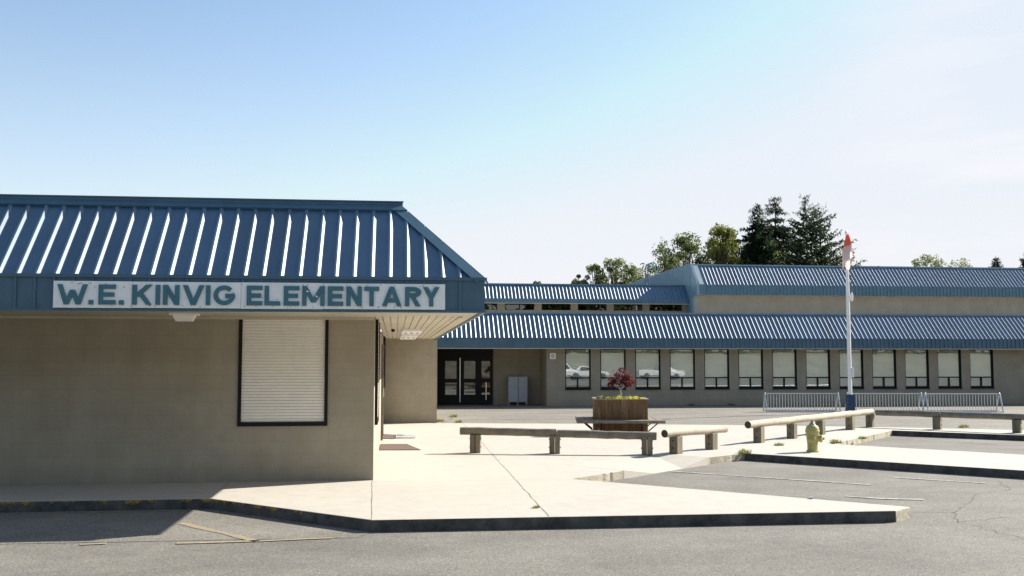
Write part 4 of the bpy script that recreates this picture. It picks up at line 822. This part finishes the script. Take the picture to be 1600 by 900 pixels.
# ------------------------------------------------------------------ trees beyond the roofs
def conifer(name, x, y, h, rad, label, dens=1.0, seed=1, m_='fir', base=2.0, up=.0, bare=0, lean=0, grp='trees beyond the roofs'):
    random.seed(seed); o = empty(name, (x, y, -.2), label, 'tree', grp)
    t = MB(); t.tube([(0, 0, 0), (lean * .3, 0, h * .5), (lean, 0, h * .975)], [h * .018, h * .011, .008], 8); mb = MB(); z = base
    while z < h * .985:
        f = (z - base) / (h - base); L_ = rad * (1 - f) ** .75 * random.uniform(.65, 1.15) + .12
        nb = max(3, int((6 if f < .8 else 4) * dens))
        if bare and f > 1 - bare and random.random() < .35: z += .22; continue
        a0 = random.uniform(0, 6.28)
        for k in range(nb):
            a = a0 + 6.283 * k / nb + random.gauss(0, .3); Lk = L_ * random.uniform(.55, 1.2); dx, dy = math.cos(a), math.sin(a)
            rise = up * Lk + random.gauss(0, .08) * Lk
            x0_ = lean * (z / h) ** 2
            p0 = Vector((x0_, 0, z)); p1 = Vector((x0_ + dx * Lk, dy * Lk, z + rise - (.10 if up <= 0 else 0) * Lk)); pm = (p0 + p1) / 2 + Vector((0, 0, (-.12 * Lk if up <= 0 else .0)))
            if Lk > .8: t.tube([p0, pm, p1], [.04, .025, .01], 4, cap=False)
            n = max(3, int(Lk * 13 * dens))
            for i in range(n):
                u = (i + random.random()) / n; u = .12 + .88 * u; p = (p0 * (1 - u) + pm * u) * (1 - u) + (pm * (1 - u) + p1 * u) * u
                for s_ in range(3):
                    an = a + random.gauss(0, .9); l = random.uniform(.2, .45) * (1 - .35 * u) * (1 if f < .85 else .55); dv = Vector((math.cos(an) * l, math.sin(an) * l, random.gauss(-.05, .14) + up * .3 * l)); sd_ = Vector((-math.sin(an), math.cos(an), random.gauss(0, .8))).normalized() * l * .22
                    mb.add([p, p + dv * .5 + sd_, p + dv, p + dv * .5 - sd_], [(0, 1, 2, 3)])
        z += random.uniform(.22, .42) * (1 if f < .8 else .8)
    t.build('trunk', M['bark'], o, smooth=True); mb.build('crown', M[m_], o, recalc=False); return o
def broadleaf(name, x, y, h, rad, label, m_='leaf', seed=1, n=34, per=70, leaf=.2, base=.35, grp='trees beyond the roofs', asp=1.0):
    random.seed(seed); o = empty(name, (x, y, -.2), label, 'tree', grp); t = MB(); t.tube([(0, 0, 0), (0, 0, h * .45), (.1, 0, h * .75)], [h * .02, h * .014, h * .006], 8); mb = MB()
    for k in range(n):
        f = random.random(); zc = h * (base + (1 - base) * f); rr = rad * (math.sqrt(max(.03, 1 - ((f - .4) / .62) ** 2)) if f > .4 else 1) * math.sqrt(random.uniform(.02, 1.0)) * random.uniform(.85, 1.1); a = random.uniform(0, 6.28)
        c = Vector((math.cos(a) * rr * .9, math.sin(a) * rr * .9, min(zc, h * .965))); t.tube([(0, 0, h * base * .9 + .3 * (zc - h * base)), tuple(c * .55 + Vector((0, 0, zc * .4))), tuple(c)], [.04, .022, .008], 4, cap=False)
        s = rad * random.uniform(.16, .34); leaves(mb, c, int(per * random.uniform(.6, 1.3)), (s, s, s * asp * random.uniform(.7, 1.2)), leaf, shell=.2)
    t.build('trunk', M['bark'], o, smooth=True); mb.build('crown', M[m_], o, recalc=False); return o
conifer('fir_tree', 28.6, 78, 14.9, 3.9, 'dense dark fir, leftmost conifer of the group above the tall hall roof', 1.7, 3, base=3, lean=.2)
conifer('fir_tree', 32.6, 84, 16.9, 4.2, 'tallest thin-topped fir in the middle of the conifer group', 1.5, 5, base=3, bare=.22)
conifer('fir_tree', 30.5, 81, 13.4, 3.6, 'shorter dark fir filling the gap between the leftmost fir and the open pine', 1.4, 61, base=3)
conifer('pine_tree', 32.2, 76.5, 15.2, 4.6, 'open dark pine with upswept branches, right of the group with sky gaps', .95, 8, 'fir2', base=4, up=.45)
conifer('pine_tree', 34.0, 77.5, 14.7, 4.7, 'second open pine with a forked-looking pointed top at the group\'s right edge', .7, 11, 'fir2', base=5, up=.5, lean=-.3)
broadleaf('alder_tree', 27.4, 83, 12.0, 2.2, 'shaded leafy tree squeezed between the yellow-green tree and the dark fir', 'leaf', 51, 60, 90, .22, base=.45)
broadleaf('poplar_tree', 26.5, 80, 13.1, 2.2, 'yellow-green leafy tree against the left side of the dark fir', 'leafy', 4, 80, 120, .22, base=.45)
broadleaf('alder_tree', 24.2, 82.5, 12.5, 2.3, 'rounded green tree left of the yellow-green one', 'leaf', 6, 70, 85, .22, base=.45)
broadleaf('alder_tree', 22.0, 81, 11.8, 1.9, 'loose thin-topped green tree above the tall hall\'s end wall', 'leaf', 9, 55, 55, .2, asp=1.4, base=.5)
broadleaf('alder_tree', 22.3, 88, 10.7, 2.0, 'low green tree seen through the ladder hoops', 'leaf', 12, 45, 60, .2, base=.5)
broadleaf('alder_tree', 29.6, 81, 11.6, 3.6, 'olive bushy tree under the dark firs behind the tall hall roof', 'leaf', 41, 75, 110, .22, base=.5)
broadleaf('alder_tree', 35.0, 82, 10.6, 2.8, 'low bushy tree under the open pines behind the tall hall roof', 'leaf', 42, 45, 80, .22, base=.5)
broadleaf('alder_tree', 36.6, 80, 11.6, 1.8, 'sparse young tree just left of the flag', 'leaf', 15, 26, 28, .2, asp=1.3, base=.5)
broadleaf('bare_tree', 41.9, 92, 12.3, 2.1, 'hazy nearly bare tree just right of the flag', 'leaf', 18, 40, 14, .12, base=.5)
for i, (x, y, h, r, s, lb) in enumerate([(17.3, 95, 10.5, 1.0, 21, 'low tree top peeking over the rear roof, leftmost of the four there'), (18.9, 95, 11.4, 1.1, 22, 'low spiky tree top over the rear roof, second of four from the left'), (20.7, 95, 11.9, 1.7, 23, 'low leafy tree top over the rear roof, tallest of the four'), (22.6, 95, 11.3, 1.5, 24, 'low tree top over the rear roof, nearest the ladder'),
                                          (13.9, 100, 10.2, .8, 25, 'tiny tree tip showing alone above the rear roof'), (55.3, 100, 13.0, 2.0, 26, 'small tree top over the tall hall roof, left of a pair'), (58.4, 100, 12.7, 2.2, 27, 'small tree top over the tall hall roof, right of a pair'), (62.0, 104, 12.5, 1.0, 28, 'tiny green tree top left of the small fir at right')]):
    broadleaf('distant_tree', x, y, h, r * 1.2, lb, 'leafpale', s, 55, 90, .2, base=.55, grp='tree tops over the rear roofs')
conifer('fir_tree', 62.9, 100, 13.2, 2.3, 'small distant fir showing over the roof near the right edge', 1.8, 31, base=6)
conifer('fir_tree', 66.6, 100, 13.9, 2.6, 'distant fir cut by the right edge of the picture', 1.3, 32, base=6, up=.3)

# ------------------------------------------------------------------ across the road, behind the camera (seen in the window glass)
random.seed(99)
bk = MB(); bk.add([(-90, -34, -.19), (140, -34, -.19), (140, -44, 2.6), (-90, -44, 2.6), (140, -90, 4), (-90, -90, 4)], [(0, 1, 2, 3), (3, 2, 4, 5)])
tag(bk.build('grass_bank', M['grass']), kind='structure')
wo = MB()
for k in range(150):
    x = random.uniform(-70, 120); h = random.uniform(15, 22); leaves(wo, (x, random.uniform(-62, -56), 2.5 + h * .5), 170, (3.4, 2.4, h * .55), 1.5)
tag(wo.build('woodland', M['leaf'], recalc=False), kind='stuff', label='dark woodland across the road reflected in the glass', cat='trees')
def pickup(x, y, s=1.0, kind='pickup'):
    if kind == 'pickup': side = [(-2.6, .45), (-2.62, 1.02), (-.35, 1.05), (-.3, 1.72), (.75, 1.74), (1.25, 1.15), (2.55, 1.0), (2.65, .75), (2.6, .42)]; lb = 'white pickup truck parked across the road, reflected in the windows'; nm = 'pickup_truck'
    else: side = [(-2.1, .42), (-2.15, .95), (-1.7, 1.02), (-1.2, 1.42), (.2, 1.45), (.95, 1.0), (2.0, .85), (2.15, .6), (2.1, .4)]; lb = 'pale hatchback parked across the road, reflected in the left windows'; nm = 'parked_car'
    o = empty(nm, (x, y, -.14), lb, 'pickup' if kind == 'pickup' else 'car'); m1 = MB(); k = len(side)
    for yy in (-.9, .9): m1.v += [(a, yy * (1 if b_ < 1.1 else .85), b_) for a, b_ in side]
    m1.f = [tuple(range(k)), tuple(reversed(range(k, 2 * k)))] + [(i, (i + 1) % k, k + (i + 1) % k, k + i) for i in range(k)]; m1.mi = [0] * len(m1.f)
    m1.build('body', M['white'], o, bevel=.05)
    for sgn in (-1, 1):
        m1 = MB(); yy = sgn * .86
        if kind == 'pickup': q = [(-.18, 1.12), (-.15, 1.62), (.68, 1.64), (1.08, 1.16)]
        else: q = [(-1.25, 1.0), (-1.0, 1.36), (.15, 1.38), (.7, 1.0)]
        m1.add([(a, sgn * (.9 if b_ < 1.1 else .80) + sgn * .012, b_) for a, b_ in q] + [(a, sgn * (.9 if b_ < 1.1 else .80) - sgn * .05, b_) for a, b_ in q], [(0, 1, 2, 3), (7, 6, 5, 4), (0, 4, 5, 1), (1, 5, 6, 2), (2, 6, 7, 3), (3, 7, 4, 0)]); m1.build('side_window', M['carglass'], o)
        for xx in ((-1.65, 1.7) if kind == 'pickup' else (-1.35, 1.4)):
            m1 = MB(); m1.lathe([(.2, -.12), (.36, -.11), (.37, 0), (.36, .11), (.2, .12)], (xx, sgn * .8, .37), 24, axis='y'); m1.build('wheel', M['tyre'], o)
    return o
pickup(29.4, -28.5); pickup(21.4, -28.5, kind='car'); pickup(17.6, -26, kind='pickup')['label'] = 'second white pickup truck parked across the road, left in the glass'
